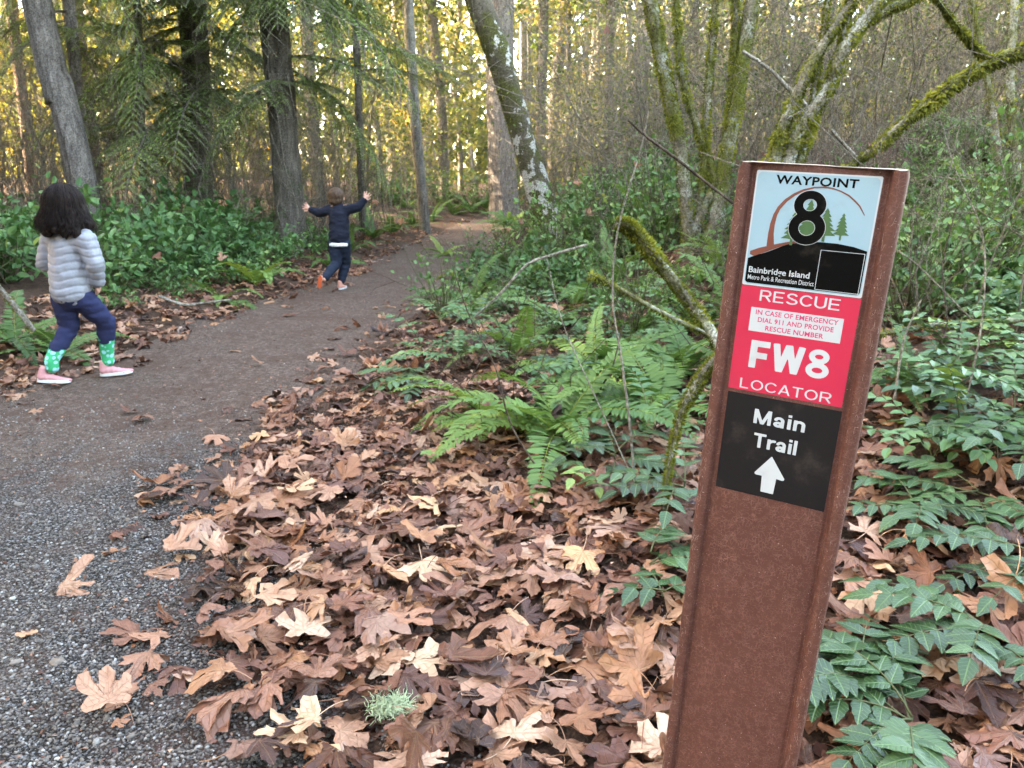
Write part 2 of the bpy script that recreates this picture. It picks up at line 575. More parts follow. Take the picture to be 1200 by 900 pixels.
def trail_mat():
    m = M('gravel_and_dirt')
    pos = m.n('NewGeometry').outputs['Position']
    vor = m.n('TexVoronoi', {'Scale': 105.0, 'Randomness': 1.0}); m.t.links.new(pos, vor.inputs['Vector'])
    sepc = m.n('SeparateColor'); m.t.links.new(vor.outputs['Color'], sepc.inputs[0])
    g = m.ramp(sepc.outputs[0], [(0, (.05, .043, .04)), (.45, (.14, .13, .126)), (.8, (.25, .24, .24)), (1, (.42, .40, .39))])
    dome = vor.outputs['Distance']
    g = m.mix(m.mask(dome, .25, .6), g, (.02, .015, .012, 1))
    n0 = m.noise(38, 7, .78, vec=pos)
    dirt = m.ramp(n0, [(.3, (.026, .015, .011)), (.48, (.092, .056, .040)), (.66, (.225, .150, .112))])
    mp = m.n('Mapping'); m.t.links.new(pos, mp.inputs[0]); mp.inputs['Scale'].default_value = (1.5, .55, 1); mp.inputs['Rotation'].default_value = (0, 0, -.25)
    big = m.noise(1.3, 4, .6, vec=mp.outputs[0])
    sep = m.n('SeparateXYZ'); m.t.links.new(pos, sep.inputs[0])
    yy = m.mask(sep.outputs[1], 1.6, 5.0)
    f = m.mask(m.math('ADD', m.math('MULTIPLY', big, 1.0), m.math('MULTIPLY', yy, .42)), .50, .80)
    sp = m.noise(160, 3, .6, vec=pos)
    f = m.math('MINIMUM', f, m.mask(sp, .70, .56))
    col = m.mix(f, g, dirt)
    h = m.math('ADD', m.math('MULTIPLY', m.math('SUBTRACT', 1.0, dome), m.math('SUBTRACT', 1.0, m.math('MULTIPLY', f, .7))), m.math('MULTIPLY', n0, .9))
    grit = m.noise(260, 2, .5, vec=pos); stain = m.math('ADD', m.math('MULTIPLY', m.noise(9, 5, .65, vec=pos), .5), m.math('MULTIPLY', m.noise(1.7, 4, .6, vec=pos), .5))
    col = m.mix(m.mask(grit, .60, .68), col, (.30, .27, .25, 1))
    col = m.mix(m.math('MULTIPLY', m.mask(stain, .47, .60), .62), col, (.085, .043, .029, 1))
    m.bump(m.math('ADD', h, grit), 1.0, .010)
    return m.fin(col, .85, .2)


def pebble_mat():
    m = M('gravel_stone')
    t = m.tint()
    n0 = m.noise(200, 3, .6, vec=m.n('NewGeometry').outputs['Position'])
    col = m.ramp(m.math('ADD', t, m.math('MULTIPLY', m.math('SUBTRACT', n0, .5), .2)),
                 [(0, (.032, .023, .018)), (.25, (.072, .057, .047)), (.5, (.125, .109, .097)), (.65, (.165, .125, .097)), (.85, (.25, .233, .216)), (1, (.42, .40, .37))])
    return m.fin(col, .6, .4)


MAT['ground'] = ground_mat()
MAT['trail'] = trail_mat()
MAT['pebble'] = pebble_mat()


def post_mat():
    m = M('brown_fibreglass')
    co = m.coord('Object')
    warp = m.n('TexNoise', {'Scale': 90.0, 'Detail': 2.0}); m.t.links.new(co, warp.inputs['Vector'])
    base_n = m.noise(40, 5, .65, vec=co)
    fib = None
    for k, (sc, rot, w) in enumerate([(260, .3, .04), (340, 1.1, .045), (450, 2.0, .05), (200, 2.7, .028)]):
        mp = m.n('Mapping'); m.t.links.new(co, mp.inputs[0])
        mp.inputs['Rotation'].default_value = (rot * .3, rot, rot * .7); mp.inputs['Location'].default_value = (k * 3.1, k, k * 1.7)
        mp.inputs['Scale'].default_value = (1, .4, 1.5 if k % 2 else .7)
        add = m.n('VectorMath', operation='MULTIPLY_ADD'); m.t.links.new(warp.outputs['Color'], add.inputs[0])
        add.inputs[1].default_value = (.012, .012, .012); m.t.links.new(mp.outputs[0], add.inputs[2])
        v = m.n('TexVoronoi', {'Scale': float(sc)}, feature='DISTANCE_TO_EDGE'); m.t.links.new(add.outputs[0], v.inputs['Vector'])
        ln = m.math('SUBTRACT', 1.0, m.mask(v.outputs['Distance'], w * .25, w))
        br = m.mask(m.noise(110 + 60 * k, 2, .5, vec=mp.outputs[0]), .48, .6)
        ln = m.math('MULTIPLY', ln, br)
        fib = ln if fib is None else m.math('MAXIMUM', fib, ln)
    col = m.ramp(base_n, [(.3, (.096, .034, .025)), (.55, (.114, .042, .031)), (.75, (.132, .052, .039))])
    col = m.mix(m.math('MULTIPLY', fib, .42), col, (.30, .165, .125, 1))
    sp = m.noise(700, 1, .5, vec=co)
    col = m.mix(m.mask(sp, .74, .78), col, (.6, .5, .45, 1))
    m.bump(m.math('ADD', m.math('MULTIPLY', fib, .5), m.math('MULTIPLY', base_n, .5)), .35, .0006)
    return m.fin(col, .5, .4)


MAT['post'] = post_mat()
MAT['cut'] = plain('frayed_cut_edge', (.55, .44, .36), .8, .2, .5, 900)


def sticker(name, c, rough=.32, spec=.3):
    m = M(name)
    co = m.coord('Object')
    n0 = m.noise(260, 4, .6, vec=co); n1 = m.noise(1400, 2, .5, vec=co)
    col = m.mix(m.math('MULTIPLY', n0, .25), c, tuple(x * .85 for x in c))
    col = m.mix(m.math('MULTIPLY', m.mask(n1, .79, .84), .35), col, (.7, .68, .66, 1))
    gr = m.noise(38, 5, .65, vec=co)
    col = m.mix(m.math('MULTIPLY', m.mask(gr, .52, .72), .16), col, (.16, .13, .10, 1))
    m.bump(n0, .06, .0004)
    return m.fin(col, m.math('ADD', rough, m.math('MULTIPLY', n0, .15)), spec)


MAT['pale_blue'] = sticker('pale_blue_vinyl', (.30, .455, .53))
MAT['red'] = sticker('red_vinyl', (.58, .03, .072))
MAT['black'] = sticker('black_vinyl', (.012, .010, .011), .5, .2)
MAT['ink'] = sticker('black_ink', (.002, .002, .002), .55, .08)
MAT['white'] = sticker('white_ink', (.53, .56, .575))
MAT['redink'] = sticker('red_ink', (.60, .05, .15))
MAT['brownink'] = sticker('brown_ink', (.20, .065, .045))
MAT['greenink'] = sticker('green_ink', (.065, .14, .055))
# ------------------------------------------------------------------ terrain
def warp_axis(lo, hi, n, c, k):
    u = np.linspace(-1, 1, n)
    s = np.sinh(u * k) / np.sinh(k)
    return np.where(s < 0, c + s * (c - lo), c + s * (hi - c))


def grid_faces(nx, ny):
    i = np.arange(nx * ny).reshape(ny, nx)
    return np.stack([i[:-1, :-1], i[:-1, 1:], i[1:, 1:], i[1:, :-1]], -1).reshape(-1, 4)


gx = warp_axis(-140, 140, 280, 0.0, 5.0); gy = warp_axis(-120, 260, 300, 3.0, 5.0)
X, Y = np.meshgrid(gx, gy)
Z = ground_h(X, Y)
o = obj('ground', mesh('ground', np.stack([X, Y, Z], -1), grid_faces(280, 300), MAT['ground']), kind='structure')

ty = np.concatenate([np.linspace(-6, 8, 240), np.linspace(8.1, 45, 160)])
tu = np.linspace(0, 1, 48)
TY = np.repeat(ty[:, None], 48, 1)
xl = np.interp(ty, _Ly, _Lx)[:, None] - .25 + .12 * vnoise(ty * 1.7, 3)[:, None]
xr = np.interp(ty, _Ry, _Rx)[:, None] + .25 + .15 * vnoise(ty * 1.9, 8)[:, None]
TX = xl + (xr - xl) * tu[None]
TZ = ground_h(TX, TY) + .012 - .03 * (np.abs(tu[None] - .5) * 2) ** 8
o = obj('gravel_trail', mesh('gravel_trail', np.stack([TX, TY, TZ], -1), grid_faces(48, len(ty)), MAT['trail']), kind='structure')


def ico(sub=0):
    t = (1 + 5 ** .5) / 2
    V = unit(np.array([[-1, t, 0], [1, t, 0], [-1, -t, 0], [1, -t, 0], [0, -1, t], [0, 1, t], [0, -1, -t], [0, 1, -t], [t, 0, -1], [t, 0, 1], [-t, 0, -1], [-t, 0, 1]], float))
    F = np.array([[0, 11, 5], [0, 5, 1], [0, 1, 7], [0, 7, 10], [0, 10, 11], [1, 5, 9], [5, 11, 4], [11, 10, 2], [10, 7, 6], [7, 1, 8], [3, 9, 4], [3, 4, 2], [3, 2, 6], [3, 6, 8], [3, 8, 9], [4, 9, 5], [2, 4, 11], [6, 2, 10], [8, 6, 7], [9, 8, 1]])
    for _ in range(sub):
        V = list(map(tuple, V)); mid = {}
        def mp(a, b):
            k = (min(a, b), max(a, b))
            if k not in mid:
                p = unit(np.array(V[a]) + np.array(V[b])); mid[k] = len(V); V.append(tuple(p))
            return mid[k]
        nf = []
        for a, b, c in F:
            x, y, z = mp(a, b), mp(b, c), mp(c, a)
            nf += [[a, x, z], [b, y, x], [c, z, y], [x, y, z]]
        F = np.array(nf); V = np.array(V)
    return V, F


def rand_rot(n):
    q = unit(rng.normal(size=(n, 4)))
    w, x, y, z = q.T
    return np.stack([np.stack([1 - 2 * (y * y + z * z), 2 * (x * y - z * w), 2 * (x * z + y * w)], -1),
                     np.stack([2 * (x * y + z * w), 1 - 2 * (x * x + z * z), 2 * (y * z - x * w)], -1),
                     np.stack([2 * (x * z - y * w), 2 * (y * z + x * w), 1 - 2 * (x * x + y * y)], -1)], -2)


# loose gravel near the camera: tens of thousands of stones, one object
def pebbles(n, y0, y1, lo, hi, thin):
    y = y0 + (y1 - y0) * rng.random(n) ** (1.7 if n > 9000 else 1)
    l = np.maximum(np.interp(y, _Ly, _Lx) - .2, -.78 * y - .55); r = np.interp(y, _Ry, _Rx) + .3
    x = l + (r - l) * rng.random(n)
    dens = .5 + .5 * vnoise(x * 1.5 + .4 * y, y * .6)          # dirt shows between the stones in streaks
    keep = rng.random(n) < np.clip(.2 + 1.5 * (dens - .75 * sstep(1.7, 4.2, y)), thin, 1) * (.3 + .7 * sstep(-.35, .15, vnoise(x * .9 + 5, y * .8))) * (1 - .6 * sstep(-.05, .3, dRight(x, y)))
    x, y = x[keep], y[keep]; n = len(x)
    s = np.exp(rng.uniform(np.log(lo), np.log(hi), n))
    Vb, Fb = ico(0)
    sc = np.stack([s * rng.uniform(.8, 1.4, n), s * rng.uniform(.7, 1.1, n), s * rng.uniform(.45, .8, n)], -1)
    Q = rand_rot(n)
    # lie mostly flat: blend random rotation with a spin about z
    a = rng.random(n) * 6.28
    Zr = np.zeros((n, 3, 3)); Zr[:, 0, 0] = np.cos(a); Zr[:, 0, 1] = -np.sin(a); Zr[:, 1, 0] = np.sin(a); Zr[:, 1, 1] = np.cos(a); Zr[:, 2, 2] = 1
    fl = rng.random(n) < .6
    Q[fl] = Zr[fl]
    V = (Vb[None] * rng.uniform(.75, 1.2, (n, 12, 1))) * sc[:, None]
    V = np.einsum('nij,nkj->nki', Q, V)
    z = ground_h(x, y) + .012 + s * .25
    V = V + np.stack([x, y, z], -1)[:, None]
    F = (Fb[None] + (np.arange(n) * 12)[:, None, None]).reshape(-1, 3)
    t = np.repeat(np.clip(rng.beta(1.7, 1.8, n), 0, 1), 12)
    return V.reshape(-1, 3), F, t


V, F, T = cat_([pebbles(43000, 1.12, 4.4, .0026, .0058, .03), pebbles(3000, 3.6, 8.0, .004, .008, .05), pebbles(160, 1.2, 4.5, .007, .012, .3)])
o = obj('loose_gravel', mesh('loose_gravel', V, F, MAT['pebble'], T), kind='stuff')
tag(o, 'loose grey gravel covering the near part of the trail', 'gravel', kind='stuff')

# stones large enough to pick out
Vs, Fs = ico(2)
for i, (px, py, s, lab, t) in enumerate([
        (68, 783, .022, 'flat pale grey stone on the gravel near the left edge', .95),
        (20, 783, .018, 'small whitish stone at the far left edge of the gravel', 1.0),
        (190, 786, .021, 'rounded blue grey stone beside a paler one on the gravel', .82),
        (172, 777, .022, 'whitish lumpy stone touching a blue grey one on the gravel', 1.0),
        (22, 596, .022, 'small grey stone on the dirt at the left edge', .85),
        (370, 858, .019, 'grey round stone at the litter edge by the green lichen', .75),
        (520, 840, .02, 'pale pebble among dark stones below the green lichen', .97),
        (476, 826, .02, 'dark round pebble just behind the green lichen', .3),
        (284, 660, .02, 'bluish grey stone at the leaf litter edge', .8)]):
    p = flat(px, py)
    s *= .62
    V = Vs * np.array([1.25, .95, .62]) * s
    V = V * (1 + .32 * vnoise(Vs[:, 0] * 1.8 + i * 7, Vs[:, 1] * 1.8, Vs[:, 2] * 1.8))[:, None]
    o = obj('stone', mesh('stone', V, Fs, MAT['pebble'], np.full(len(V), t * .72 - .04)), loc=(p[0], p[1], ground_h(p[0], p[1]) + .012 + s * .2), rot=(0, 0, rng.random() * 6))
    tag(o, lab, 'stone', 'stones on the trail')
# ------------------------------------------------------------------ trees
def trunk_mesh(pts, rad, mat, n=28, k=60, flare=0.0, furrow=.06, name='trunk', lump=.05):
    P = smooth_path(pts, k * 4)
    r = np.interp(np.linspace(0, 1, k * 4), np.linspace(0, 1, len(rad)), rad)
    dist = np.r_[0, np.cumsum(np.linalg.norm(np.diff(P, axis=0), axis=1))]
    k = int(np.clip(dist[-1] / (max(rad) * .35), k, 240))        # rings at even spacing
    dd = np.linspace(0, dist[-1], k)
    P = np.stack([np.interp(dd, dist, P[:, j]) for j in range(3)], -1); r = np.interp(dd, dist, r); dist = dd
    if flare:
        r = r * (1 + flare * np.exp(-dist / (rad[0] * 2.2)))
    V, F = tubes(P[None], r[None], n)
    V = V.reshape(k, n, 3)
    C = P[:, None]
    D = V - C
    a = np.arange(n) / n * 2 * np.pi
    ca, sa = np.cos(a)[None], np.sin(a)[None]
    # furrowed bark: ridges that run with the trunk and break up
    rr = rad[0]
    nz = vnoise(ca * 4.2 + 31 * rr, sa * 4.2, dist[:, None] / (rr * 3.0))
    nz2 = vnoise(ca * 9 + 5, sa * 9, dist[:, None] / (rr * 1.2))
    big = vnoise(ca * 1.1, sa * 1.1 + 9, dist[:, None] / (rr * 4))
    root = np.exp(-dist / (rr * 2))[:, None] * np.cos(a * 5)[None] * (flare * .16)
    V = C + D * (1 + furrow * (np.abs(nz) * 1.6 - .5) + furrow * .5 * nz2 + lump * big + root)[:, :, None]
    return mesh(name, V.reshape(-1, 3), F, mat)


def spray(L, n_side, need, droop, width, rs, flatness=.25):
    """one conifer bough along +X: axis + side branchlets with needle blades"""
    parts = []
    s = np.linspace(0, 1, 9)
    ax = np.stack([L * s, .06 * L * np.sin(s * 3 + rs.random() * 6), -droop * L * s ** 1.8 + .06 * L * np.sin(s * 3.14)], -1)
    Va, Fa = tubes(ax[None], (np.linspace(.011, .002, 9) * L)[None], 5)
    wood = (Va, Fa)
    C, A, Nn, Ln = [], [], [], []
    tw = []
    for i in range(n_side):
        t = .12 + .86 * i / n_side
        p = np.array([np.interp(t, s, ax[:, j]) for j in range(3)])
        tan = np.array([np.interp(t + .02, s, ax[:, j]) for j in range(3)]) - p
        tan = tan / max(np.linalg.norm(tan), 1e-6)
        for sd in (-1, 1):
            bl = L * (.42 * (1 - t) ** .7 + .07) * rs.uniform(.7, 1.15)
            d = unit(tan * .75 + np.array([0, sd, 0]) * rs.uniform(.7, 1.0) + np.array([0, 0, rs.normal(0, .12)]))
            q = np.linspace(0, 1, 5)
            B = p + d * (bl * q[:, None]) + np.array([0, 0, -1]) * (bl * droop * .9 * q[:, None] ** 2)
            tw.append(B)
            m = need
            u = (np.arange(m) + .5) / m
            bp = np.stack([np.interp(u, q, B[:, j]) for j in range(3)], -1)
            bt = unit(np.gradient(bp, axis=0))
            sidev = unit(np.cross(bt, [0, 0, 1.0]) + rs.normal(0, .15, (m, 3)))
            for ss in (-1, 1):
                C.append(bp); A.append(unit(bt * .7 + sidev * ss)); Nn.append(np.tile([0, 0, 1.0], (m, 1)) + rs.normal(0, flatness, (m, 3)))
                Ln.append(bl * width * (1.05 - .6 * u) * rs.uniform(.7, 1.2, m))
    C, A, Nn, Ln = np.vstack(C), np.vstack(A), np.vstack(Nn), np.concatenate(Ln)
    Vl, Fl, k = leaves(C, A, Nn, Ln, Ln * .32, .05, 'diamond', .1)
    T = np.repeat(rs.uniform(.2, .8, len(C)), k)
    Vt, Ft = tubes(np.array(tw), np.full((len(tw), 5), .0022 * L), 3)
    return wood, (Vl, Fl, T), (Vt, Ft)


rs = np.random.default_rng(11)
BOUGH = []
for i in range(5):
    wood, lf, tw = spray(1.0, 18, 19, [.22, .32, .45, .28, .55][i], [.13, .15, .16, .12, .15][i], rs)
    nw = len(wood[1]) + len(tw[1])
    V, F, T = cat_([(wood[0], wood[1]), (tw[0], tw[1]), lf])
    # quads first then tris, in the order cat_ keeps them
    mi = np.concatenate([np.zeros(nw, int), np.ones(len(lf[1]), int)])
    BOUGH.append(mesh('bough', V, F, tint=T, mats=[MAT['dark'], MAT['conifer']], matidx=mi, smooth=False))


def cone_crown(name, z0, z1, rad, n, rs, mat, blade=.5):
    """upper crown of a conifer: boughs with broad blades"""
    C, A, Nn, Ln, tw = [], [], [], [], []
    for i in range(n):
        z = z0 + (z1 - z0) * (i / n) ** .9
        r = rad * (1 - .85 * (z - z0) / (z1 - z0)) * rs.uniform(.75, 1.1)
        a = i * 2.4 + rs.normal(0, .2)
        d = np.array([math.cos(a), math.sin(a), 0.0]); sd = np.array([-d[1], d[0], 0])
        q = np.linspace(0, 1, 5)
        P = d * (r * q[:, None]) + np.array([0, 0, 1]) * (z - .3 * r * q[:, None] ** 1.6)
        tw.append(P)
        m = int(26 * r / rad) + 10
        u = rs.uniform(.08, 1, m)
        bp = np.stack([np.interp(u, q, P[:, j]) for j in range(3)], -1) + sd * (rs.uniform(-.42, .42, m) * r * (1.1 - u))[:, None] + rs.normal(0, .12, (m, 3))
        C.append(bp); A.append(unit(d + sd * rs.normal(0, .8, m)[:, None] + np.array([0, 0, -.35]))); Nn.append(np.tile([0, 0, 1.], (m, 1)) + rs.normal(0, .4, (m, 3)))
        Ln.append(rs.uniform(.7, 1.3, m) * blade)
    C, A, Nn, Ln = np.vstack(C), np.vstack(A), np.vstack(Nn), np.concatenate(Ln)
    Vl, Fl, k = leaves(C, A, Nn, Ln, Ln * .5, .1, 'diamond', .1)
    T = np.repeat(rs.uniform(.1, .8, len(C)), k)
    Vt, Ft = tubes(np.array(tw), np.linspace(.04, .01, 5)[None].repeat(len(tw), 0), 4)
    V, F, T = cat_([(Vt, Ft), (Vl, Fl, T)])
    return mesh(name, V, F, tint=T, mats=[MAT['dark'], mat], matidx=np.r_[np.zeros(len(Ft), int), np.ones(len(Fl), int)], smooth=False)


CROWN = [cone_crown('crown', 8.5, 21, 3.2, 48, np.random.default_rng(k), MAT['conifer'], .62) for k in (3, 4)]


def rel(pts, base):
    return [np.asarray(p) - base for p in pts]


def conifer(name, label, path, Yd, wpx, mat, crown=None, boughs=(), flare=.35, extra=14.0, group=None, n=28, lean_y=0.0):
    """path: pixel points from the base up"""
    pts = [at(px, py, Yd + lean_y * i) for i, (px, py) in enumerate(path)]
    d0 = pts[0] - pts[1]; d0 = d0 / abs(d0[2])
    g = ground_h(pts[0][0], pts[0][1])
    base = pts[0] + d0 * (pts[0][2] - g) if pts[0][2] > g else np.array([pts[0][0], pts[0][1], g])
    base[2] = g
    pts = [base] + [p for p in pts if p[2] > g + .3]
    up = unit(pts[-1] - pts[-2]); up = unit(up + np.array([0, 0, .5]))
    top = pts[-1] + up * extra
    _, _, dep = project(pts[1])
    r = wpx / 2 / 901 * dep
    th = thing(name, label, 'tree', base, 0, group)
    q = rel(pts + [top], base); q[0] = q[0] - np.array([0, 0, .25])
    obj('trunk', trunk_mesh(q, [r * 1.06] + [r] * (len(q) - 2) + [r * .35], mat, n=n, k=90, flare=flare), th)
    for (z, az, L, var, dr) in boughs:
        t = np.array([p[2] for p in q])
        c = np.array([np.interp(z, t, [p[j] for p in q]) for j in range(3)])
        b = obj('bough', BOUGH[var], th, c, (0, R(dr), R(az)), L)
        b['tint'] = float(rs.uniform(-.12, .22))
    if crown is not None:
        obj('crown', CROWN[crown], th, q[-2] * 0 + np.array([q[-1][0] * .4, q[-1][1] * .4, 0]), (0, 0, rs.random() * 6), kind='stuff')
    return th


def rb(n, z0, z1, L0, L1, az0=0, az1=360, dr0=-5, dr1=30):
    return [(rs.uniform(z0, z1), rs.uniform(az0, az1), rs.uniform(L0, L1), int(rs.integers(0, 5)), rs.uniform(dr0, dr1)) for _ in range(n)]


conifer('fir_tree', 'thick grey fir trunk leaning left behind the child in the pale jacket', [(104, 262), (92, 190), (66, 90), (43, 0)], 11.0, 30, MAT['fir'], 0, rb(5, 4, 7, 1.2, 2.2), n=48, flare=.15)
conifer('pine_tree', 'slender pinkish trunk at the far left edge, behind the grey fir', [(40, 236), (30, 150), (12, 0)], 21.0, 12, MAT['pink'], 1, rb(20, 3.5, 10, 1.5, 2.8), n=18)
conifer('hemlock_tree', 'slim brown trunk just right of the leaning grey fir', [(106, 230), (99, 170), (88, 90), (80, 0)], 15.0, 13, MAT['fir'], 1, rb(22, 2.8, 8, 1.3, 2.4), n=20)
conifer('hemlock_tree', 'slim reddish trunk, second to the right of the leaning grey fir', [(118, 232), (112, 180), (97, 70), (90, 0)], 16.5, 11, MAT['pink'], None, rb(6, 4, 8, 1.3, 2.2), n=20)
conifer('cedar_tree', 'dark conifer with drooping green boughs above the glossy shrubs', [(233, 262), (231, 180), (228, 90), (225, 0)], 13.0, 30, MAT['dark'], 0,
        rb(34, 1.8, 6.4, 1.2, 2.7, 100, 320, -5, 28) + rb(15, 2.0, 6.0, 1.0, 2.2, -60, 60, -5, 28), n=36)
conifer('cedar_tree', 'dark conifer with bright drooping sprays behind the running child', [(340, 262), (335, 180), (327, 90), (319, 0)], 12.0, 31, MAT['dark'], 1,
        rb(22, 2.0, 6.2, 1.0, 2.3, 180, 350, -5, 30) + rb(18, 2.4, 6.0, 1.4, 2.8, -70, 40, -5, 28), n=36)
conifer('hemlock_tree', 'young hemlock hung with dark sprays between the grey fir and the first dark conifer', [(168, 255), (166, 150), (163, 60), (160, 0)], 12.0, 8, MAT['dark'], None,
        rb(30, 1.4, 5.8, .8, 1.9, 0, 360, -5, 28), n=14, extra=3)
conifer('hemlock_tree', 'young conifer with feathery sprays at the top right of the running child', [(424, 235), (421, 150), (418, 60), (415, 0)], 15.0, 8, MAT['dark'], None,
        rb(28, 2.8, 7.0, .9, 2.1, 0, 360, -5, 28), n=14, extra=3)
conifer('alder_tree', 'thin moss covered trunk standing left of the trail bend', [(494, 222), (489, 170), (483, 90), (478, 0)], 17.5, 12, MAT['greytrunk'], None, rb(4, 5, 9, 1.2, 2), n=18, extra=8)
conifer('fir_tree', 'big pale grey furrowed trunk with flared base at the trail bend', [(590, 222), (588, 190), (585, 100), (586, 0)], 24.0, 30, MAT['fir'], 0, (), flare=.3, n=48)


# fuzzy moss on a stem
def moss_fuzz(P, rad, n, ln, rs, sag=.5, spread=1.0):
    P = np.asarray(P); rad = np.asarray(rad)
    t = rs.random(n) * (len(P) - 1); i = np.minimum(t.astype(int), len(P) - 2); f = (t - i)[:, None]
    c = P[i] * (1 - f) + P[i + 1] * f
    r = rad[i] * (1 - f[:, 0]) + rad[i + 1] * f[:, 0]
    T = unit(P[i + 1] - P[i])
    d = unit(np.cross(T, rdir(n)))
    d[:, 2] = np.where(rs.random(n) < .35, -np.abs(d[:, 2]), d[:, 2]); d = unit(d)
    patch = .5 + .5 * vnoise(c[:, 0] * 9, c[:, 1] * 9, c[:, 2] * 9)
    L = ln * rs.uniform(.4, 1.3, n) * (.4 + patch)
    ax = unit(d * spread + T * rs.normal(0, .5, (n, 1)) + np.array([0, 0, -sag]))
    V, F, k = leaves(c + d * (r * .9)[:, None], ax, np.cross(ax, T) + rs.normal(0, .3, (n, 3)), L, L * .35, .1, 'diamond', .2)
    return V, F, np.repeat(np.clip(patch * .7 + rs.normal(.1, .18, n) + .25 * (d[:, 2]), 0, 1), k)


def stems(name, label, cat, Y0, paths, mat, group=None, base=None, moss=0, mlen=.03, n=12, part='stem', sag=.5, slim=.76):
    """a woody clump: each path is a list of (px, py, width px[, Y])"""
    allp = []
    for path in paths:
        P = [at(p[0], p[1], p[3] if len(p) > 3 else Y0) for p in path]
        w = []
        for p, q in zip(path, P):
            w.append(p[2] * slim / 2 / 901 * project(q)[2])
        allp.append((P, w))
    b = allp[0][0][0] if base is None else base
    b = np.array([b[0], b[1], ground_h(b[0], b[1])])
    th = thing(name, label, cat, b, 0, group)
    for P, w in allp:
        Q = rel(P, b)
        k = max(14, int(len(Q) * 7))
        obj(part, trunk_mesh(Q, w, mat, n=n, k=k, furrow=.05, lump=.12, name=part), th)
        if moss:
            S = smooth_path(Q, k); rw = np.interp(np.linspace(0, 1, k), np.linspace(0, 1, len(w)), w)
            ln = np.linalg.norm(np.diff(S, axis=0), axis=1).sum()
            V, F, T = moss_fuzz(S, rw, int(moss * ln), mlen, rs, sag)
            obj('moss', mesh('moss', V, F, MAT['moss'], T, smooth=False), th, kind='stuff')
    return th


g0 = gp(650, 300)
stems('alder_tree', 'leaning alder with white bark patches and green moss right of the trail', 'tree', 12.0,
      [[(668, 345, 46), (657, 312, 36), (646, 285, 31), (630, 220, 29), (610, 150, 28), (583, 65, 29), (560, 0, 30), (470, -260, 26), (400, -620, 14)]], MAT['alder'], moss=420, mlen=.035, n=24, part='trunk', sag=.3, slim=1.0)
stems('vine_maple', 'clump of mossy vine maple stems left of the waypoint post', 'tree', 7.0,
      [[(816, 400, 24), (812, 345, 20), (806, 270, 17), (800, 190, 17), (787, 125, 18), (774, 60, 18), (762, 0, 19), (735, -140, 14), (700, -300, 8)],
       [(822, 400, 26), (822, 345, 22), (834, 280, 21), (848, 200, 19), (861, 130, 19), (869, 70, 21), (882, 0, 20), (900, -150, 14), (910, -320, 7)],
       [(812, 400, 12), (815, 300, 10), (824, 200, 10), (830, 110, 9), (836, 30, 8), (846, -90, 6)],
       [(828, 400, 14), (834, 290, 13), (850, 190, 12), (858, 100, 10), (862, 20, 8), (858, -90, 6)],
       [(806, 400, 20), (800, 310, 17), (822, 250, 14), (846, 200, 10)],
       [(838, 400, 16), (846, 300, 15), (840, 220, 12), (800, 90, 8), (790, -60, 5)]], MAT['vine'], moss=1500, mlen=.03, slim=.84)
stems('vine_maple', 'mossy stems arching up to the right directly behind the waypoint post', 'tree', 5.4,
      [[(884, 420, 22), (892, 300, 20), (910, 175, 17), (928, 125, 16), (958, 62, 15), (1000, 0, 13), (1060, -90, 8)],
       [(892, 420, 24), (902, 300, 22), (924, 187, 20), (945, 140, 20), (974, 97, 19), (988, 57, 19), (1022, 12, 19), (1075, -60, 12)],
       [(974, 97, 10), (1000, 40, 12), (1038, 12, 12), (1068, 0, 11), (1130, -30, 8)],
       [(880, 420, 12), (872, 300, 11), (890, 200, 9), (940, 160, 7), (962, 60, 6), (975, -40, 4)],
       [(900, 380, 14), (935, 200, 11), (958, 130, 9), (985, 60, 8), (1000, -30, 6)]], MAT['vine'], moss=1500, mlen=.028, slim=.8)
stems('vine_maple', 'thick moss hung branch reaching down from the right edge behind the post', 'tree', 4.2,
      [[(1330, 470, 46, 4.4), (1325, 250, 42, 4.4), (1290, 60, 34, 4.3), (1240, -80, 26, 4.3)],
       [(1310, 20, 24, 4.3), (1245, 42, 22, 4.2), (1200, 58, 22), (1150, 78, 19), (1115, 100, 19), (1075, 130, 17), (1035, 165, 13), (1003, 190, 9), (975, 205, 5)],
       [(1165, 70, 6), (1150, 62, 6), (1130, 40, 5), (1110, 15, 5), (1085, -20, 4)]], MAT['vine'], moss=3000, mlen=.034, sag=.9, slim=.62)
stems('vine_maple', 'pale thin stems at the right edge above the bank', 'tree', 6.5,
      [[(1205, 330, 14), (1195, 230, 13), (1184, 120, 12), (1188, 20, 11), (1196, -100, 8)],
       [(1190, 330, 10), (1168, 160, 9), (1150, 60, 8), (1128, -50, 6)]], MAT['vine'], moss=260, mlen=.03)
stems('broken_branch', 'thick mossy broken branch slanting through the undergrowth left of the post', 'branch', 3.6,
      [[(880, 470, 20, 3.3), (835, 392, 18, 3.5), (806, 352, 17), (776, 312, 17), (748, 276, 18), (735, 264, 17), (722, 262, 10)]], MAT['vine'], moss=5200, mlen=.022, sag=.1)
stems('fallen_branch', 'thin moss dotted branch below the broken mossy one', 'branch', 3.5,
      [[(690, 322, 6), (720, 335, 7), (760, 358, 7), (800, 378, 6), (832, 392, 5)]], MAT['vine'], moss=1500, mlen=.018, sag=.1)
stems('mossy_twig', 'upright twig wrapped in bright yellow green moss at the left side of the post', 'twig', 2.3,
      [[(776, 640, 6), (782, 560, 6), (796, 492, 9), (810, 462, 15), (826, 435, 15), (840, 418, 10)]], MAT['vine'], moss=4800, mlen=.016, sag=.1)
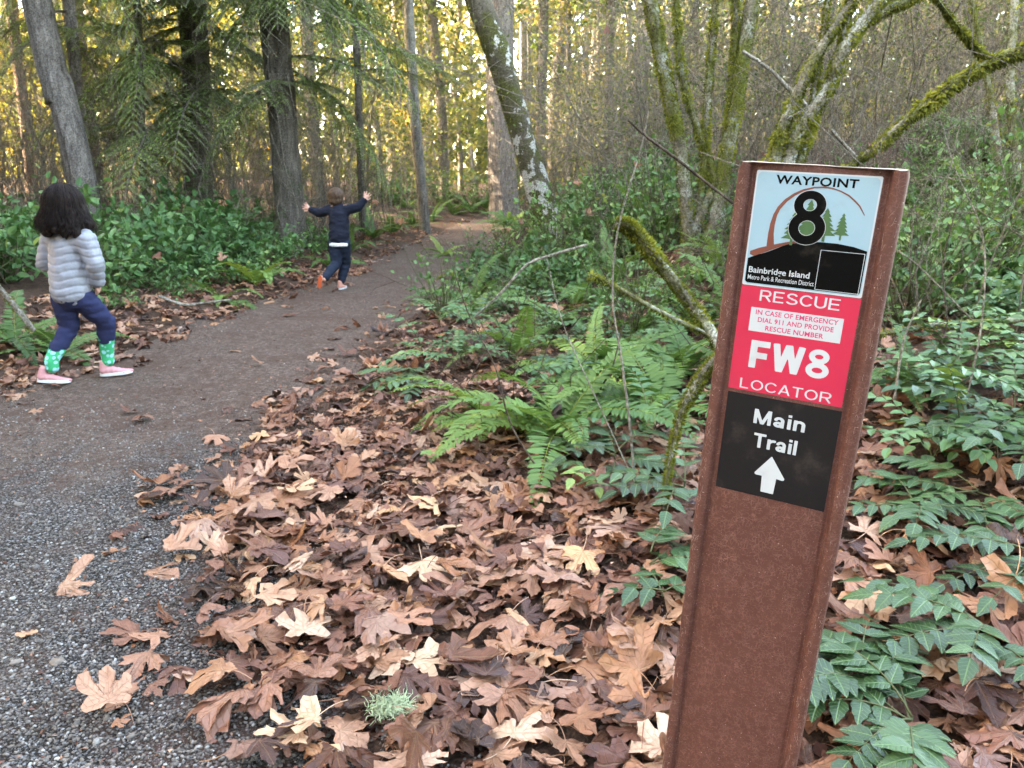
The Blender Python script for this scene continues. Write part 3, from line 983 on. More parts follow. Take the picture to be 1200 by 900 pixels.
stems('fallen_branch', 'straight mossy pole lying across the bank right of the post', 'branch', 3.6,
      [[(1010, 396, 6), (1060, 386, 8), (1120, 379, 8), (1210, 374, 9), (1300, 370, 9)]], MAT['vine'], moss=700, mlen=.014, sag=.1)
stems('fallen_branch', 'white barked mossy stick leaning in from the left edge of the frame', 'branch', 4.7,
      [[(40, 388, 8), (20, 362, 9), (0, 338, 8), (-25, 306, 8)]], MAT['paletwig'], moss=500, mlen=.02, sag=.3)
stems('fallen_branch', 'pale bleached stick lying on the leaves along the left verge', 'branch', 6.5,
      [[(186, 347, 5), (215, 357, 5), (240, 355, 4), (272, 351, 3)]], MAT['paletwig'])
stems('fallen_branch', 'pale bent stick arching over the ferns right of the trail', 'branch', 5.2,
      [[(556, 372, 3), (590, 340, 4), (618, 310, 4), (650, 298, 5), (688, 287, 4)]], MAT['paletwig'])
stems('bare_sapling', 'thin bare sapling rising from the leaf litter left of the post', 'sapling', 2.5,
      [[(748, 690, 4.5), (746, 600, 4), (738, 500, 4), (728, 420, 3.5), (718, 350, 3), (724, 270, 2.5), (752, 170, 2), (760, 130, 1.5)],
       [(741, 560, 2.5), (700, 470, 2), (660, 380, 2), (640, 300, 1.5)]], MAT['paletwig'], n=6)
stems('bare_twig', 'dark brown twig slanting down to the left edge of the post', 'twig', 1.6,
      [[(925, 720, 5, 1.9), (945, 560, 5, 1.85), (950, 400, 5, 1.75), (925, 300, 4.8, 1.65), (868, 246, 4.5), (830, 216, 4.5), (790, 184, 4.5), (760, 162, 4), (736, 141, 2.5)]], MAT['twig'], n=6)
stems('bare_twig', 'long thin dark twig lying over the leaf litter below the ferns', 'twig', 2.7,
      [[(690, 605, 3), (640, 560, 3), (600, 500, 3), (580, 430, 2.5), (550, 370, 2), (530, 310, 1.5)]], MAT['twig'], n=6)
stems('bare_twig', 'two thin bare stems standing on the bank right of the post', 'twig', 2.8,
      [[(1130, 480, 3), (1150, 380, 3), (1152, 280, 2.5), (1120, 200, 2), (1105, 150, 1.5)],
       [(1048, 470, 4), (1055, 420, 4), (1062, 390, 3), (1080, 350, 2)]], MAT['paletwig'], n=6)
stems('fallen_branch', 'pale broken stick pointing up behind the top of the post', 'branch', 5.0,
      [[(1004, 186, 7), (988, 168, 6), (974, 152, 5)]], MAT['paletwig'], n=8)
stems('fallen_branch', 'whitish diagonal branch caught between the mossy stems', 'branch', 6.2,
      [[(945, 124, 7), (920, 100, 7), (900, 80, 6), (870, 60, 5)]], MAT['paletwig'], n=8)


# ------------------------------------------------------------------ background wood
def far_tree_crown(rs, n, z0, z1, rad, leaf, gold):
    limbs = []
    C = []
    for i in range(16):
        z = rs.uniform(z0 * .7, z1 * .85); a = rs.random() * 6.28; L = rad * rs.uniform(.5, 1.1) * (1 - .4 * (z / z1))
        q = np.linspace(0, 1, 5)[:, None]
        P = np.array([0, 0, z]) + np.array([math.cos(a), math.sin(a), 0]) * L * q + np.array([0, 0, 1]) * (L * rs.uniform(.1, .7) * q)
        limbs.append(P)
        m = n // 16
        u = rs.uniform(.25, 1.05, m)
        c = np.stack([np.interp(u, q[:, 0], P[:, j]) for j in range(3)], -1)
        k = rs.integers(0, 7, m)
        off = rs.normal(0, .5, (7, 3)) * rad * .35
        C.append(c + off[k] + rs.normal(0, .20, (m, 3)) * rad * .5)
    C = np.vstack(C); n = len(C)
    L = leaf * rs.uniform(.6, 1.4, n)
    V, F, k = leaves(C, rdir(n), rdir(n), L, L * .75, .12, 'diamond', .1)
    T = np.repeat(np.clip(gold + rs.normal(0, .16, n) + .25 * vnoise(C[:, 0] * .8, C[:, 1] * .8, C[:, 2] * .8), 0, 1), k)
    Vl, Fl = tubes(np.array(limbs), np.linspace(.045, .012, 5)[None].repeat(16, 0), 5)
    V, F, T = cat_([(Vl, Fl), (V, F, T)])
    return mesh('crown', V, F, tint=T, mats=[MAT['brush'], MAT['gold']], matidx=np.r_[np.zeros(len(Fl), int), np.ones(n * 2, int)], smooth=False)


FARC = [far_tree_crown(np.random.default_rng(20 + i), 2600, 1.2, [9, 12, 8, 11][i], [3.0, 3.6, 2.6, 3.2][i], [.16, .19, .15, .18][i], [.35, .55, .65, .45][i]) for i in range(4)]


def trunk_proto(seed, r, h, mat):
    rs_ = np.random.default_rng(seed)
    pts = [np.array([rs_.normal(0, .18) * k * .5, rs_.normal(0, .18) * k * .5, h * k / 5]) for k in range(6)]
    pts[0][2] = -.3
    return trunk_mesh(pts, [r, r * .92, r * .85, r * .75, r * .6, r * .3], mat, n=14, k=30, flare=.3)


FART = [trunk_proto(40, .13, 13, MAT['greytrunk']), trunk_proto(41, .20, 18, MAT['dark']), trunk_proto(42, .28, 20, MAT['fir']), trunk_proto(43, .10, 11, MAT['vine'])]
cols = ['pale', 'dark', 'stout grey', 'thin mossy']
# (px at eye level, distance, trunk type, crown type or None)
far = [(62, 26, 0, 0), (140, 24, 1, 1), (190, 30, 2, None), (205, 22, 0, 2), (270, 26, 0, 1), (300, 33, 2, 3), (372, 24, 1, None), (395, 32, 0, 0), (445, 27, 3, 1), (462, 38, 2, 2),
       (520, 30, 1, 3), (540, 36, 0, 1), (632, 29, 1, None), (650, 38, 2, None), (668, 33, 0, 1), (690, 42, 2, 2), (712, 31, 1, None), (733, 37, 0, 3), (748, 27, 2, None), (775, 34, 0, 1),
       (812, 30, 1, 0), (840, 40, 2, 3), (890, 28, 3, 1), (925, 34, 0, 2), (965, 30, 1, None), (1005, 25, 3, 3), (1035, 33, 0, 1), (1075, 27, 3, 2), (1100, 36, 2, 0), (1140, 24, 0, 3), (1172, 30, 1, 1),
       (5, 28, 1, 2), (-40, 24, 0, 1), (1240, 28, 0, 0), (1290, 24, 2, 1), (-110, 30, 1, 3)]
far.sort()
order = ['first', 'second', 'third', 'fourth', 'fifth', 'sixth', 'seventh', 'eighth', 'ninth', 'tenth', 'eleventh', 'twelfth', 'thirteenth', 'fourteenth', 'fifteenth', 'sixteenth', 'seventeenth', 'eighteenth', 'nineteenth', 'twentieth']
order += ['twenty-' + o_ for o_ in order[:9]] + ['thirtieth'] + ['thirty-' + o_ for o_ in order[:9]]
cnt = {}
for px, D, ti, ci in far:
    p = at(px, 209, D); g = float(ground_h(p[0], p[1]))
    side = 'left of the leaning grey fir' if px < 60 else 'behind the dark conifers at left' if px < 345 else 'behind the running child, left of the trail bend' if px < 560 else 'right of the leaning alder' if px < 760 else 'behind the mossy clump beside the post' if px < 900 else 'above the waypoint post' if px < 1060 else 'in the thicket at upper right'
    key = (ti, side, ci is None); cnt[key] = cnt.get(key, 0) + 1
    lab = ('' if cnt[key] == 1 else order[cnt[key] - 1] + ' ') + cols[ti] + (' background trunk ' if ci is None else ' background tree with yellowing leaves ') + side
    th = thing('forest_tree', lab, 'tree', (p[0], p[1], g), rs.random() * 6, 'trees in the background wood')
    obj('trunk', FART[ti], th)
    if ci is not None:
        o = obj('crown', FARC[ci], th, rot=(0, 0, rs.random() * 6), scale=rs.uniform(.85, 1.25), kind='stuff')
        o['tint'] = float(rs.uniform(-.12, .18))
    if ti in (1, 2):
        obj('canopy', CROWN[ti - 1], th, scale=(.8, .8, .95), kind='stuff')


# unseen firs added left of the frame to keep low sun off the trail
SHADE_CROWN = cone_crown('crown', 1.6, 12.5, 3.0, 95, np.random.default_rng(9), MAT['conifer'], .7)
for row in range(3):
    for j in range(9):
        y_ = -8 + 2.9 * j + 1.45 * (row % 2) + rs.normal(0, .3)
        x_ = -max(12.0, 1.12 * y_ + 1.0) - 3.6 * row + rs.normal(0, .4)
        th = thing('fir_tree', 'unseen fir added left of the frame to shade the trail', 'tree', (x_, y_, ground_h(x_, y_)), rs.random() * 6, 'shade firs added left of the frame', rs.uniform(.95, 1.2))
        obj('trunk', FART[2], th)
        obj('crown', SHADE_CROWN, th, kind='stuff')
for a_, d_ in [(118, 17), (133, 15), (147, 18), (160, 15), (172, 18), (184, 15), (197, 18), (210, 15), (223, 18), (238, 16), (140, 23), (165, 23), (190, 23), (215, 23), (103, 19)]:  # added ring of unseen firs, cuts the low sky light reaching the post
    x_, y_ = math.sin(R(a_)) * d_, math.cos(R(a_)) * d_
    th = thing('fir_tree', 'unseen fir added behind the camera to block low sky light', 'tree', (x_, y_, ground_h(x_, y_)), rs.random() * 6, 'sky blocking firs added behind the camera', rs.uniform(.85, 1.1))
    obj('trunk', FART[2], th)
    obj('crown', SHADE_CROWN, th, kind='stuff')


# brush thicket: grey brown stems too many to count
def thicket(n, region, hmin, hmax, rad, rs, spread=.35, side=4):
    (x0, x1), (y0, y1) = region
    y = rs.uniform(y0, y1, n); px = rs.uniform(x0, x1, n)
    x = (px - 600) / 901 * y
    ok = (dRight(x, y) > .7) | (dLeft(x, y) > .9)
    x, y = x[ok], y[ok]; n = len(x)
    z = ground_h(x, y)
    H = rs.uniform(hmin, hmax, n)
    a = rs.random(n) * 6.28; le = rs.normal(0, spread, n) * H
    q = np.linspace(0, 1, 6)
    P = np.stack([x[:, None] + np.cos(a)[:, None] * le[:, None] * q ** 1.6 + rs.normal(0, .09, (n, 6)), y[:, None] + np.sin(a)[:, None] * le[:, None] * q ** 1.6 + rs.normal(0, .05, (n, 6)),
                  z[:, None] + H[:, None] * (q - .25 * np.abs(le / H)[:, None] * q ** 2)], -1)
    r = rad * rs.uniform(.5, 1.5, n)[:, None] * (1.05 - q[None] * .85)
    parts = [tubes(P, r, 3)]
    # side twigs
    i = np.repeat(np.arange(n), side); u = rs.uniform(.25, .95, len(i))
    k = np.minimum((u * 5).astype(int), 4); f = (u * 5 - k)[:, None]
    c = P[i, k] * (1 - f) + P[i, k + 1] * f
    L = H[i] * rs.uniform(.12, .5, len(i))
    d = unit(rdir(len(i)) * np.array([1, 1, .7]) + np.array([0, 0, .3]))
    qq = np.linspace(0, 1, 4)
    S = c[:, None] + d[:, None] * (L[:, None] * qq)[:, :, None] + rs.normal(0, .03, (len(i), 4, 3)) * qq[None, :, None] + np.array([0, 0, -.25]) * (L[:, None] * qq ** 2)[:, :, None]
    parts.append(tubes(S, (rad * .45 * rs.uniform(.5, 1.3, len(i)))[:, None] * (1.05 - qq * .8), 3))
    return parts, P, S


pa, P1, S1 = thicket(1300, ((-150, 1350), (14, 27)), 1.8, 6.5, .010, rs, .55, 6)
pb, P2, S2 = thicket(560, ((690, 1350), (7.5, 15)), 1.5, 4.8, .008, rs, .75, 8)
pc, P3, S3 = thicket(700, ((-150, 560), (11.0, 16)), .9, 3.4, .008, rs, .4, 5)
pe, P5, S5 = thicket(200, ((560, 800), (13, 19)), 1.2, 4.5, .009, rs, .7, 8)
V, F, T = cat_(pa + pb + pc + pe)
tag(obj('brush_thicket', mesh('brush_thicket', V, F, MAT['brush'])), 'tangled grey brown bare brush filling the wood behind the trail', 'brush', kind='stuff')
# sparse leaves still hanging in the brush
tips = np.vstack([S1[:, -1], S2[:, -1], S1[:, 2], S2[:, 2]])
tips = tips[rs.random(len(tips)) < .55]
tips = np.repeat(tips, 4, 0) + rs.normal(0, .14, (len(tips) * 4, 3))
L = np.interp(tips[:, 1], [7, 14, 20], [.032, .05, .085]) * rs.uniform(.6, 1.4, len(tips))
V, F, k = leaves(tips, rdir(len(tips)), rdir(len(tips)), L, L * .7, .1, 'diamond')
T = np.repeat(np.clip(rs.normal(.25, .2, len(tips)), 0, 1), k)
tag(obj('thicket_leaves', mesh('thicket_leaves', V, F, MAT['gold'], T, smooth=False)), 'scattered yellow green leaves hanging in the brush', 'leaves', kind='stuff')

# far-off wood closing the view all round
n = 40000
az = rs.uniform(-180, 180, n); front = rs.random(n) < .62
az = np.where(front, rs.uniform(-48, 48, n), az)
d = rs.uniform(52, 74, n); zz = rs.uniform(0, 1, n) ** 1.15 * (16 + 4 * vnoise(az * .12, 4))
keep = front | (np.abs(az) < 75)
clump = vnoise(az * .45, zz * .35, d * .12)
keep &= clump > -.9 + .55 * (zz / 18)
az, d, zz, clump = az[keep], d[keep], zz[keep], clump[keep]; n = len(az)
C = np.stack([np.sin(np.radians(az)) * d, np.cos(np.radians(az)) * d, zz], -1)
L = rs.uniform(.5, 1.1, n)
V, F, k = leaves(C, rdir(n), rdir(n), L, L * .75, .12, 'diamond')
T = np.repeat(np.clip(.45 + .3 * vnoise(az * .2, zz * .2) + rs.normal(0, .15, n), 0, 1), k)
na = 170
a2 = np.radians(rs.uniform(-60, 60, na)); d2 = rs.uniform(44, 70, na)
q = np.linspace(0, 1, 4)
TP = np.stack([(np.sin(a2) * d2)[:, None] + rs.normal(0, .3, (na, 4)), (np.cos(a2) * d2)[:, None] + rs.normal(0, .3, (na, 4)), q[None] * rs.uniform(12, 24, na)[:, None] - .5], -1)
Vt, Ft = tubes(TP, rs.uniform(.1, .35, na)[:, None] * (1.05 - .6 * q), 6)
Va, Fa, Ta = cat_([(Vt, Ft), (V, F, T)])
tag(obj('distant_woodland', mesh('distant_woodland', Va, Fa, tint=Ta, mats=[MAT['greytrunk'], MAT['farwood']], matidx=np.r_[np.zeros(len(Ft), int), np.ones(n * 2, int)], smooth=False)),
    'sunlit yellow green woodland closing the view', 'woodland', kind='stuff')
# ------------------------------------------------------------------ ferns
def frond_mesh(L, a0, a1, npair, plen, pw, rs, twist=0.0):
    s = np.linspace(0, 1, 26)
    ang = np.radians(a0 + (a1 - a0) * s ** 1.1)
    ds = L / 25
    P = np.c_[np.r_[0, np.cumsum(np.cos(ang[:-1]) * ds)], .03 * L * np.sin(s * 2.5 + rs.random() * 6) * s, np.r_[0, np.cumsum(np.sin(ang[:-1]) * ds)]]
    Vr, Fr = tubes(P[None], np.linspace(.0032, .0008, 26)[None], 4)
    t = np.linspace(.10, .99, npair)
    Vl, Fl, Tl = [], [], []
    for side in (-1, 1):
        c = np.stack([np.interp(t, s, P[:, j]) for j in range(3)], -1)
        tan = unit(np.gradient(c, axis=0))
        up = unit(np.cross(np.cross(tan, [0, 0, 1.0]), tan) * 1.0)
        sd = np.cross(tan, up) * side
        ln = plen * np.minimum(1, .45 + (t - .1) / .16) * (1 - t) ** .55 * 1.25 * rs.uniform(.88, 1.1, npair)
        ln = np.maximum(ln, .006)
        ax = unit(sd + tan * (.18 + .45 * t[:, None]) + up * rs.normal(.12, .1, (npair, 1)) + rs.normal(0, .05, (npair, 3)))
        w = np.minimum(pw * np.ones(npair), ln * .35)
        V, F, k = leaves(c, ax, up + rs.normal(0, .12, (npair, 3)), ln, w * 1.5, .1, 'oval', .12)
        Vl.append(V); Fl.append(F); Tl.append(np.repeat(rs.uniform(-.08, .08, npair), k))
    V, F, T = cat_([(Vr, Fr, .8), (Vl[0], Fl[0], Tl[0]), (Vl[1], Fl[1], Tl[1])])
    return mesh('frond', V, F, MAT['fern'], T, smooth=False)


rs = np.random.default_rng(5)
FROND = [frond_mesh(1.0, *a, rs) for a in [(62, -25, 34, .13, .023), (50, -35, 36, .12, .021), (38, -20, 32, .135, .024), (70, 5, 34, .11, .02), (25, -30, 30, .125, .023), (55, -55, 36, .12, .021)]]


def fern(p, label, nf, L, az0=0, az1=360, tint=.5, group='sword ferns', flat_=0.0):
    th = thing('sword_fern', label, 'fern', (p[0], p[1], p[2]), 0, group)
    for i in range(nf):
        az = az0 + (az1 - az0) * (i + rs.uniform(.2, .8)) / nf
        o = obj('frond', FROND[int(rs.integers(0, 6))], th, (0, 0, 0), (R(rs.normal(0, 12)), R(rs.normal(flat_, 8)), R(az)), L * rs.uniform(.75, 1.15))
        o['tint'] = float(np.clip(tint + rs.normal(0, .14), .05, .98))
    return th


def gpt(px, py):
    p = gp(px, py); return np.array([p[0], p[1], ground_h(p[0], p[1])])


fern(gpt(655, 512), 'large sword fern with arching green fronds at the edge of the leaf litter', 15, .78, 20, 350, .6, flat_=12)
fern(gpt(575, 492), 'bright sword fern whose low fronds reach over the leaf litter', 10, .62, 100, 320, .8, flat_=20)
fern(gpt(770, 480), 'dense sword fern left of the mossy twig by the post', 15, .75, 30, 350, .55, flat_=16)
fern(gpt(805, 440), 'sword fern partly hidden by the left side of the post', 13, .8, 60, 330, .5, flat_=12)
fern(gpt(700, 440), 'sword fern just behind the large one at the litter edge', 13, .7, 0, 360, .6, flat_=10)
fern(gpt(610, 420), 'small sword fern beside the pale arching stick', 11, .6, 0, 360, .66, flat_=10)
fern(gpt(655, 385), 'sword fern in the middle of the bank below the alder', 12, .65, 0, 360, .6, flat_=10)
fern(gpt(745, 400), 'sword fern under the broken mossy branch', 12, .65, 0, 360, .6, flat_=10)
fern(gpt(565, 370), 'feathery fern at the trail side of the bank', 10, .55, 0, 360, .7, flat_=10)
fern(gpt(545, 330), 'pale green fern on the right verge near the trail', 9, .5, 0, 360, .85, flat_=8)
fern(gpt(520, 300), 'yellow green fern at the foot of the right verge', 8, .45, 0, 360, .9, flat_=15)
fern(gpt(1060, 470), 'sword fern on the bank just right of the post', 9, .5, 0, 360, .4, flat_=10)
fern(gpt(70, 415), 'sword fern behind the legs of the child in the pale jacket', 10, .55, 30, 330, .6, flat_=14)
fern(gpt(20, 405), 'low sword fern at the left edge beside the white barked stick', 9, .6, 0, 360, .5, flat_=14)
fern(gpt(300, 335), 'upright pale sword fern in the left shrubs', 8, .75, 0, 360, .72)
fern(gpt(262, 355), 'curled sword fern at the edge of the left verge', 8, .5, 180, 360, .6, flat_=12)
k = 0
for px, py, L in [(430, 300, .8), (455, 285, .8), (475, 278, .85), (500, 268, .9), (520, 262, .9), (545, 253, .9), (560, 248, .9), (440, 262, .9), (490, 246, .9), (530, 240, .9), (412, 318, .6)]:
    p = gpt(px, py) + np.array([-.35, .3, 0])
    k += 1
    fern(p, ('nearest' if k == 1 else order[k - 1] + ' nearest' if False else order[k - 1]) + ' sword fern along the left trail edge beyond the running child', 9, L, 0, 360, rs.uniform(.35, .6), 'sword ferns along the trail beyond the running child')


# ------------------------------------------------------------------ oregon grape
def leaflet_mesh(rs):
    n = 9
    t = np.linspace(0, 1, n)
    w = .5 * np.sin(np.pi * t ** .66) ** .85 * .56 * (1 - .25 * t)
    w[1:-1] *= 1 + .16 * (np.arange(1, n - 1) % 2)              # spiny teeth
    w[-1] = 0.0; w[0] = .02
    bend = -.18 * t ** 2
    mid = np.c_[t, np.zeros(n), bend]
    lf = np.c_[t + .02 * (np.arange(n) % 2), w, bend + .16 * w - .10 * rs.random() * w]
    rt = np.c_[t + .02 * (np.arange(n) % 2), -w, bend + .16 * w]
    V = np.vstack([mid, lf, rt])
    i = np.arange(n - 1)
    F = np.vstack([np.c_[i, i + 1, n + i + 1, n + i], np.c_[i + 1, i, 2 * n + i, 2 * n + i + 1]])
    uv = np.c_[V[:, 0], V[:, 1]]
    return mesh('leaflet', V, F, MAT['mahonia_near'], uv=uv)


LEAFLET = [leaflet_mesh(rs) for _ in range(4)]


def rachis(L, rs, lift):
    s = np.linspace(0, 1, 10)
    ang = np.radians(lift + (-22 - lift) * s)
    P = np.c_[np.r_[0, np.cumsum(np.cos(ang[:-1]))] * L / 9, .05 * L * np.sin(s * 3 + rs.random() * 6) * s, np.r_[0, np.cumsum(np.sin(ang[:-1]))] * L / 9]
    return s, P


def leaflet_frames(L, rs, lift, npair, size, start=.28):
    s, P = rachis(L, rs, lift)
    out = []
    for i in range(npair):
        t = start + (1 - start) * i / npair
        c = np.array([np.interp(t, s, P[:, j]) for j in range(3)])
        tn = unit(np.array([np.interp(min(1, t + .05), s, P[:, j]) for j in range(3)]) - c)
        for sd in (-1, 1):
            ax = unit(np.cross([0, 0, 1.0], tn) * sd + tn * (.35 + .3 * t) + np.array([0, 0, rs.normal(.02, .12)]))
            out.append((c, ax, size * (1.05 - .25 * abs(t - .55)) * rs.uniform(.85, 1.1)))
    out.append((P[-1], unit(P[-1] - P[-2]), size * 1.05))
    return P, out


def frame_matrix(c, ax, sc, rs):
    up = np.array([0, 0, 1.0]) + rs.normal(0, .12, 3)
    y = unit(np.cross(up, ax)); z = np.cross(ax, y)
    m = Matrix(((ax[0], y[0], z[0], c[0]), (ax[1], y[1], z[1], c[1]), (ax[2], y[2], z[2], c[2]), (0, 0, 0, 1)))
    return m @ Matrix.Scale(sc, 4)


def oregon_grape(p, label, leavesspec, detail=True, tint=.5, group='oregon grape plants', size=.07):
    """leavesspec: list of (azimuth, length, lift, pairs)"""
    th = thing('oregon_grape', label, 'shrub', p, 0, group)
    for az, L, lift, npair in leavesspec:
        P, fr = leaflet_frames(L, rs, lift, npair, size * rs.uniform(.9, 1.1))
        V, F = tube1(P, np.linspace(.0028, .001, len(P)), 5)
        me = mesh('leaf', V, F, MAT['stem'])
        tl = float(np.clip(tint - .12 + rs.normal(0, .15), .02, .95))
        if detail:
            lf = obj('leaf', me, th, (0, 0, rs.uniform(.06, .11)), (0, 0, R(az)))
            for c, ax, sc in fr:
                o = obj('leaflet', LEAFLET[int(rs.integers(0, 4))], lf)
                o.matrix_local = frame_matrix(c, ax, sc, rs)
                o['tint'] = float(np.clip(tl + rs.normal(0, .07), 0, 1))
    return th


def compound_leaf_mesh(rs, L, lift, npair, size, mat='mahonia'):
    P, fr = leaflet_frames(L, rs, lift, npair, size)
    Vr, Fr = tubes(P[None], np.linspace(.0028, .001, len(P))[None], 4)
    C = np.array([f[0] for f in fr]); A = np.array([f[1] for f in fr]); S = np.array([f[2] for f in fr])
    V, F, k = leaves(C, A, np.tile([0, 0, 1.], (len(C), 1)) + rs.normal(0, .12, (len(C), 3)), S, S * .62, .16, 'oval', .18)
    Va, Fa, Ta = cat_([(Vr, Fr), (V, F, np.repeat(rs.uniform(-.08, .08, len(C)), k))])
    return mesh('leaf', Va, Fa, tint=Ta, mats=[MAT['stem'], MAT[mat]], matidx=np.r_[np.zeros(len(Fr), int), np.ones(len(F), int)], smooth=False)


CLEAF = [compound_leaf_mesh(rs, .30 + .03 * i, [35, 50, 20, 60, 30][i], [5, 6, 6, 5, 7][i], .056) for i in range(5)]


def grape_far(p, label, n, sc, tint, group, az0=0, az1=360):
    th = thing('oregon_grape', label, 'shrub', p, 0, group)
    for i in range(n):
        o = obj('leaf', CLEAF[int(rs.integers(0, 5))], th, (rs.normal(0, .03), rs.normal(0, .03), rs.uniform(.02, .12) * sc), (0, R(rs.normal(0, 12)), R(az0 + (az1 - az0) * (i + rs.random()) / n)), sc * rs.uniform(.8, 1.2))
        o['tint'] = float(np.clip(tint + rs.normal(0, .12), .05, .95))
    return th


G = 'oregon grape plants'


def lspec(n, az0, az1, L, lift=(5, 45), pairs=(4, 6)):
    return [(az0 + (az1 - az0) * (i + rs.uniform(.25, .75)) / n, L * rs.uniform(.85, 1.15), rs.uniform(*lift), int(rs.integers(pairs[0], pairs[1] + 1))) for i in range(n)]


oregon_grape(gpt(1150, 790), 'glossy oregon grape low at the lower right with a leaf pointing at the post', lspec(5, 120, 280, .27, (10, 40)), tint=.5)
oregon_grape(gpt(1060, 900), 'oregon grape with spotted leaflets in the bottom right corner beside the post', lspec(6, 60, 260, .24, (15, 50)), tint=.5)
oregon_grape(gpt(1210, 690), 'oregon grape at the right edge with leaflets hanging over dry leaves', lspec(5, 130, 260, .30, (5, 35)), tint=.42)
oregon_grape(gpt(1000, 860), 'dark oregon grape against the lower right side of the post', lspec(5, 0, 220, .2, (20, 60)), tint=.3)
oregon_grape(gpt(1140, 610), 'broad leaved oregon grape spray pale blue green right of the post arrow', lspec(5, 100, 300, .32, (0, 30), (6, 7)), tint=.72)
oregon_grape(gpt(1070, 630), 'small oregon grape between the post and the upright dry leaf', lspec(5, 0, 360, .2), tint=.5)
oregon_grape(gpt(1180, 560), 'tall oregon grape filling the bank at the right edge', lspec(6, 90, 300, .34, (20, 60)), tint=.6)
oregon_grape(gpt(760, 690), 'small oregon grape with one green spray touching the left side of the post', lspec(3, -30, 90, .17, (10, 40), (3, 4)), tint=.5)
oregon_grape(gpt(775, 730), 'oregon grape sprig low against the left side of the post', lspec(3, -20, 200, .12, (10, 40), (2, 3)), tint=.6)
oregon_grape(gpt(720, 560), 'oregon grape with rounded leaflets below the dense sword fern', lspec(6, 0, 360, .27, (10, 45)), tint=.42)
oregon_grape(gpt(800, 600), 'oregon grape crowding the left side of the post below the mossy twig', lspec(6, 60, 300, .28, (10, 50)), tint=.5)
oregon_grape(gpt(690, 585), 'young yellow green sprig at the litter edge left of the post', lspec(4, 120, 300, .14, (20, 55), (2, 3)), tint=.97, size=.05)
oregon_grape(gpt(500, 460), 'oregon grape trailing out over the leaves at the left end of the ferns', lspec(6, 90, 280, .34, (5, 30), (6, 8)), tint=.6)
k = 0
for px, py, n, sc, t in [(505, 425, 7, 1.0, .62), (540, 440, 7, 1.0, .55), (560, 410, 7, 1.0, .6), (610, 440, 6, 1.0, .5), (640, 400, 7, 1.0, .6), (700, 455, 6, 1.0, .55), (735, 420, 7, 1.0, .6), (520, 385, 7, 1.0, .65),
                         (575, 375, 7, 1.0, .6), (640, 365, 7, 1.0, .62), (690, 385, 7, 1.0, .55), (745, 385, 8, 1.1, .6), (800, 395, 7, 1.0, .55), (510, 360, 6, .9, .6), (560, 345, 7, 1.0, .62), (610, 345, 7, 1.0, .6), (770, 520, 7, 1.0, .45), (660, 470, 5, .9, .5)]:
    k += 1
    where = 'at the near left end of the fern bank' if px < 545 else 'in the middle of the fern bank' if px < 660 else 'in the fern bank close to the post'
    cnt[where] = cnt.get(where, 0) + 1
    grape_far(gpt(px, py), order[cnt[where] - 1] + ' oregon grape ' + where, n, sc, t, 'oregon grape in the fern bank')
for i in range(16):
    px, py = rs.uniform(1030, 1230), rs.uniform(395, 560)
    w = 'bank right of the post, ' + ('near the pole' if py < 450 else 'below the mossy pole')
    cnt[w] = cnt.get(w, 0) + 1
    grape_far(gpt(px, py), order[cnt[w] - 1] + ' oregon grape on the ' + w, 7, 1.05, rs.uniform(.4, .75), 'oregon grape on the right bank')


# ------------------------------------------------------------------ leafy shrubs
def shrub_mesh(rs, n, rad, hgt, leaf, mat, tint):
    # stems spread out from the base, leaves in loose tiers on their ends
    ns = 26
    a = rs.random(ns) * 6.28; r = rad * np.sqrt(rs.random(ns)); h = hgt * rs.uniform(.45, 1.0, ns) * (1 - .35 * (r / rad) ** 2)
    q = np.linspace(0, 1, 6)
    P = np.stack([np.cos(a)[:, None] * r[:, None] * q ** .8, np.sin(a)[:, None] * r[:, None] * q ** .8, h[:, None] * q ** 1.1], -1) + rs.normal(0, .02, (ns, 6, 3)) * q[None, :, None]
    Vs_, Fs_ = tubes(P, np.linspace(.006, .0018, 6)[None].repeat(ns, 0), 4)
    i = rs.integers(0, ns, n); u = rs.beta(2.2, 1.1, n) * 5
    k = np.minimum(u.astype(int), 4); f = (u - k)[:, None]
    c = P[i, k] * (1 - f) + P[i, k + 1] * f + rs.normal(0, .045, (n, 3))
    c[:, 2] = np.maximum(c[:, 2], .02)
    out = unit(np.c_[c[:, 0], c[:, 1], np.full(n, .1)])
    ax = unit(out * .5 + rdir(n) * .8 + np.array([0, 0, -.12]))
    L = leaf * rs.uniform(.6, 1.3, n)
    V, F, kk = leaves(c, ax, np.tile([0, 0, 1.], (n, 1)) + rs.normal(0, .4, (n, 3)) + out * .3, L, L * .62, .12, 'oval', .15)
    T = np.repeat(np.clip(tint + rs.normal(0, .15, n), 0, 1), kk)
    return mesh('stem', Vs_, Fs_, MAT['stem']), mesh('foliage', V, F, MAT[mat], T, smooth=False)


SHRUB = [shrub_mesh(rs, 430, .55, .75, .085, 'salal', .42), shrub_mesh(rs, 430, .6, .6, .08, 'salal', .48), shrub_mesh(rs, 300, .5, .42, .06, 'bramble', .38), shrub_mesh(rs, 260, .6, .9, .055, 'bramble', .3), shrub_mesh(rs, 150, .5, .8, .05, 'bramble', .45)]


def shrub(p, label, v, sc, tint, group, name='leafy_shrub'):
    th = thing(name, label, 'shrub', p, rs.random() * 6, group, sc)
    obj('stem', SHRUB[v][0], th)
    o = obj('foliage', SHRUB[v][1], th, kind='stuff'); o['tint'] = float(tint)
    return th


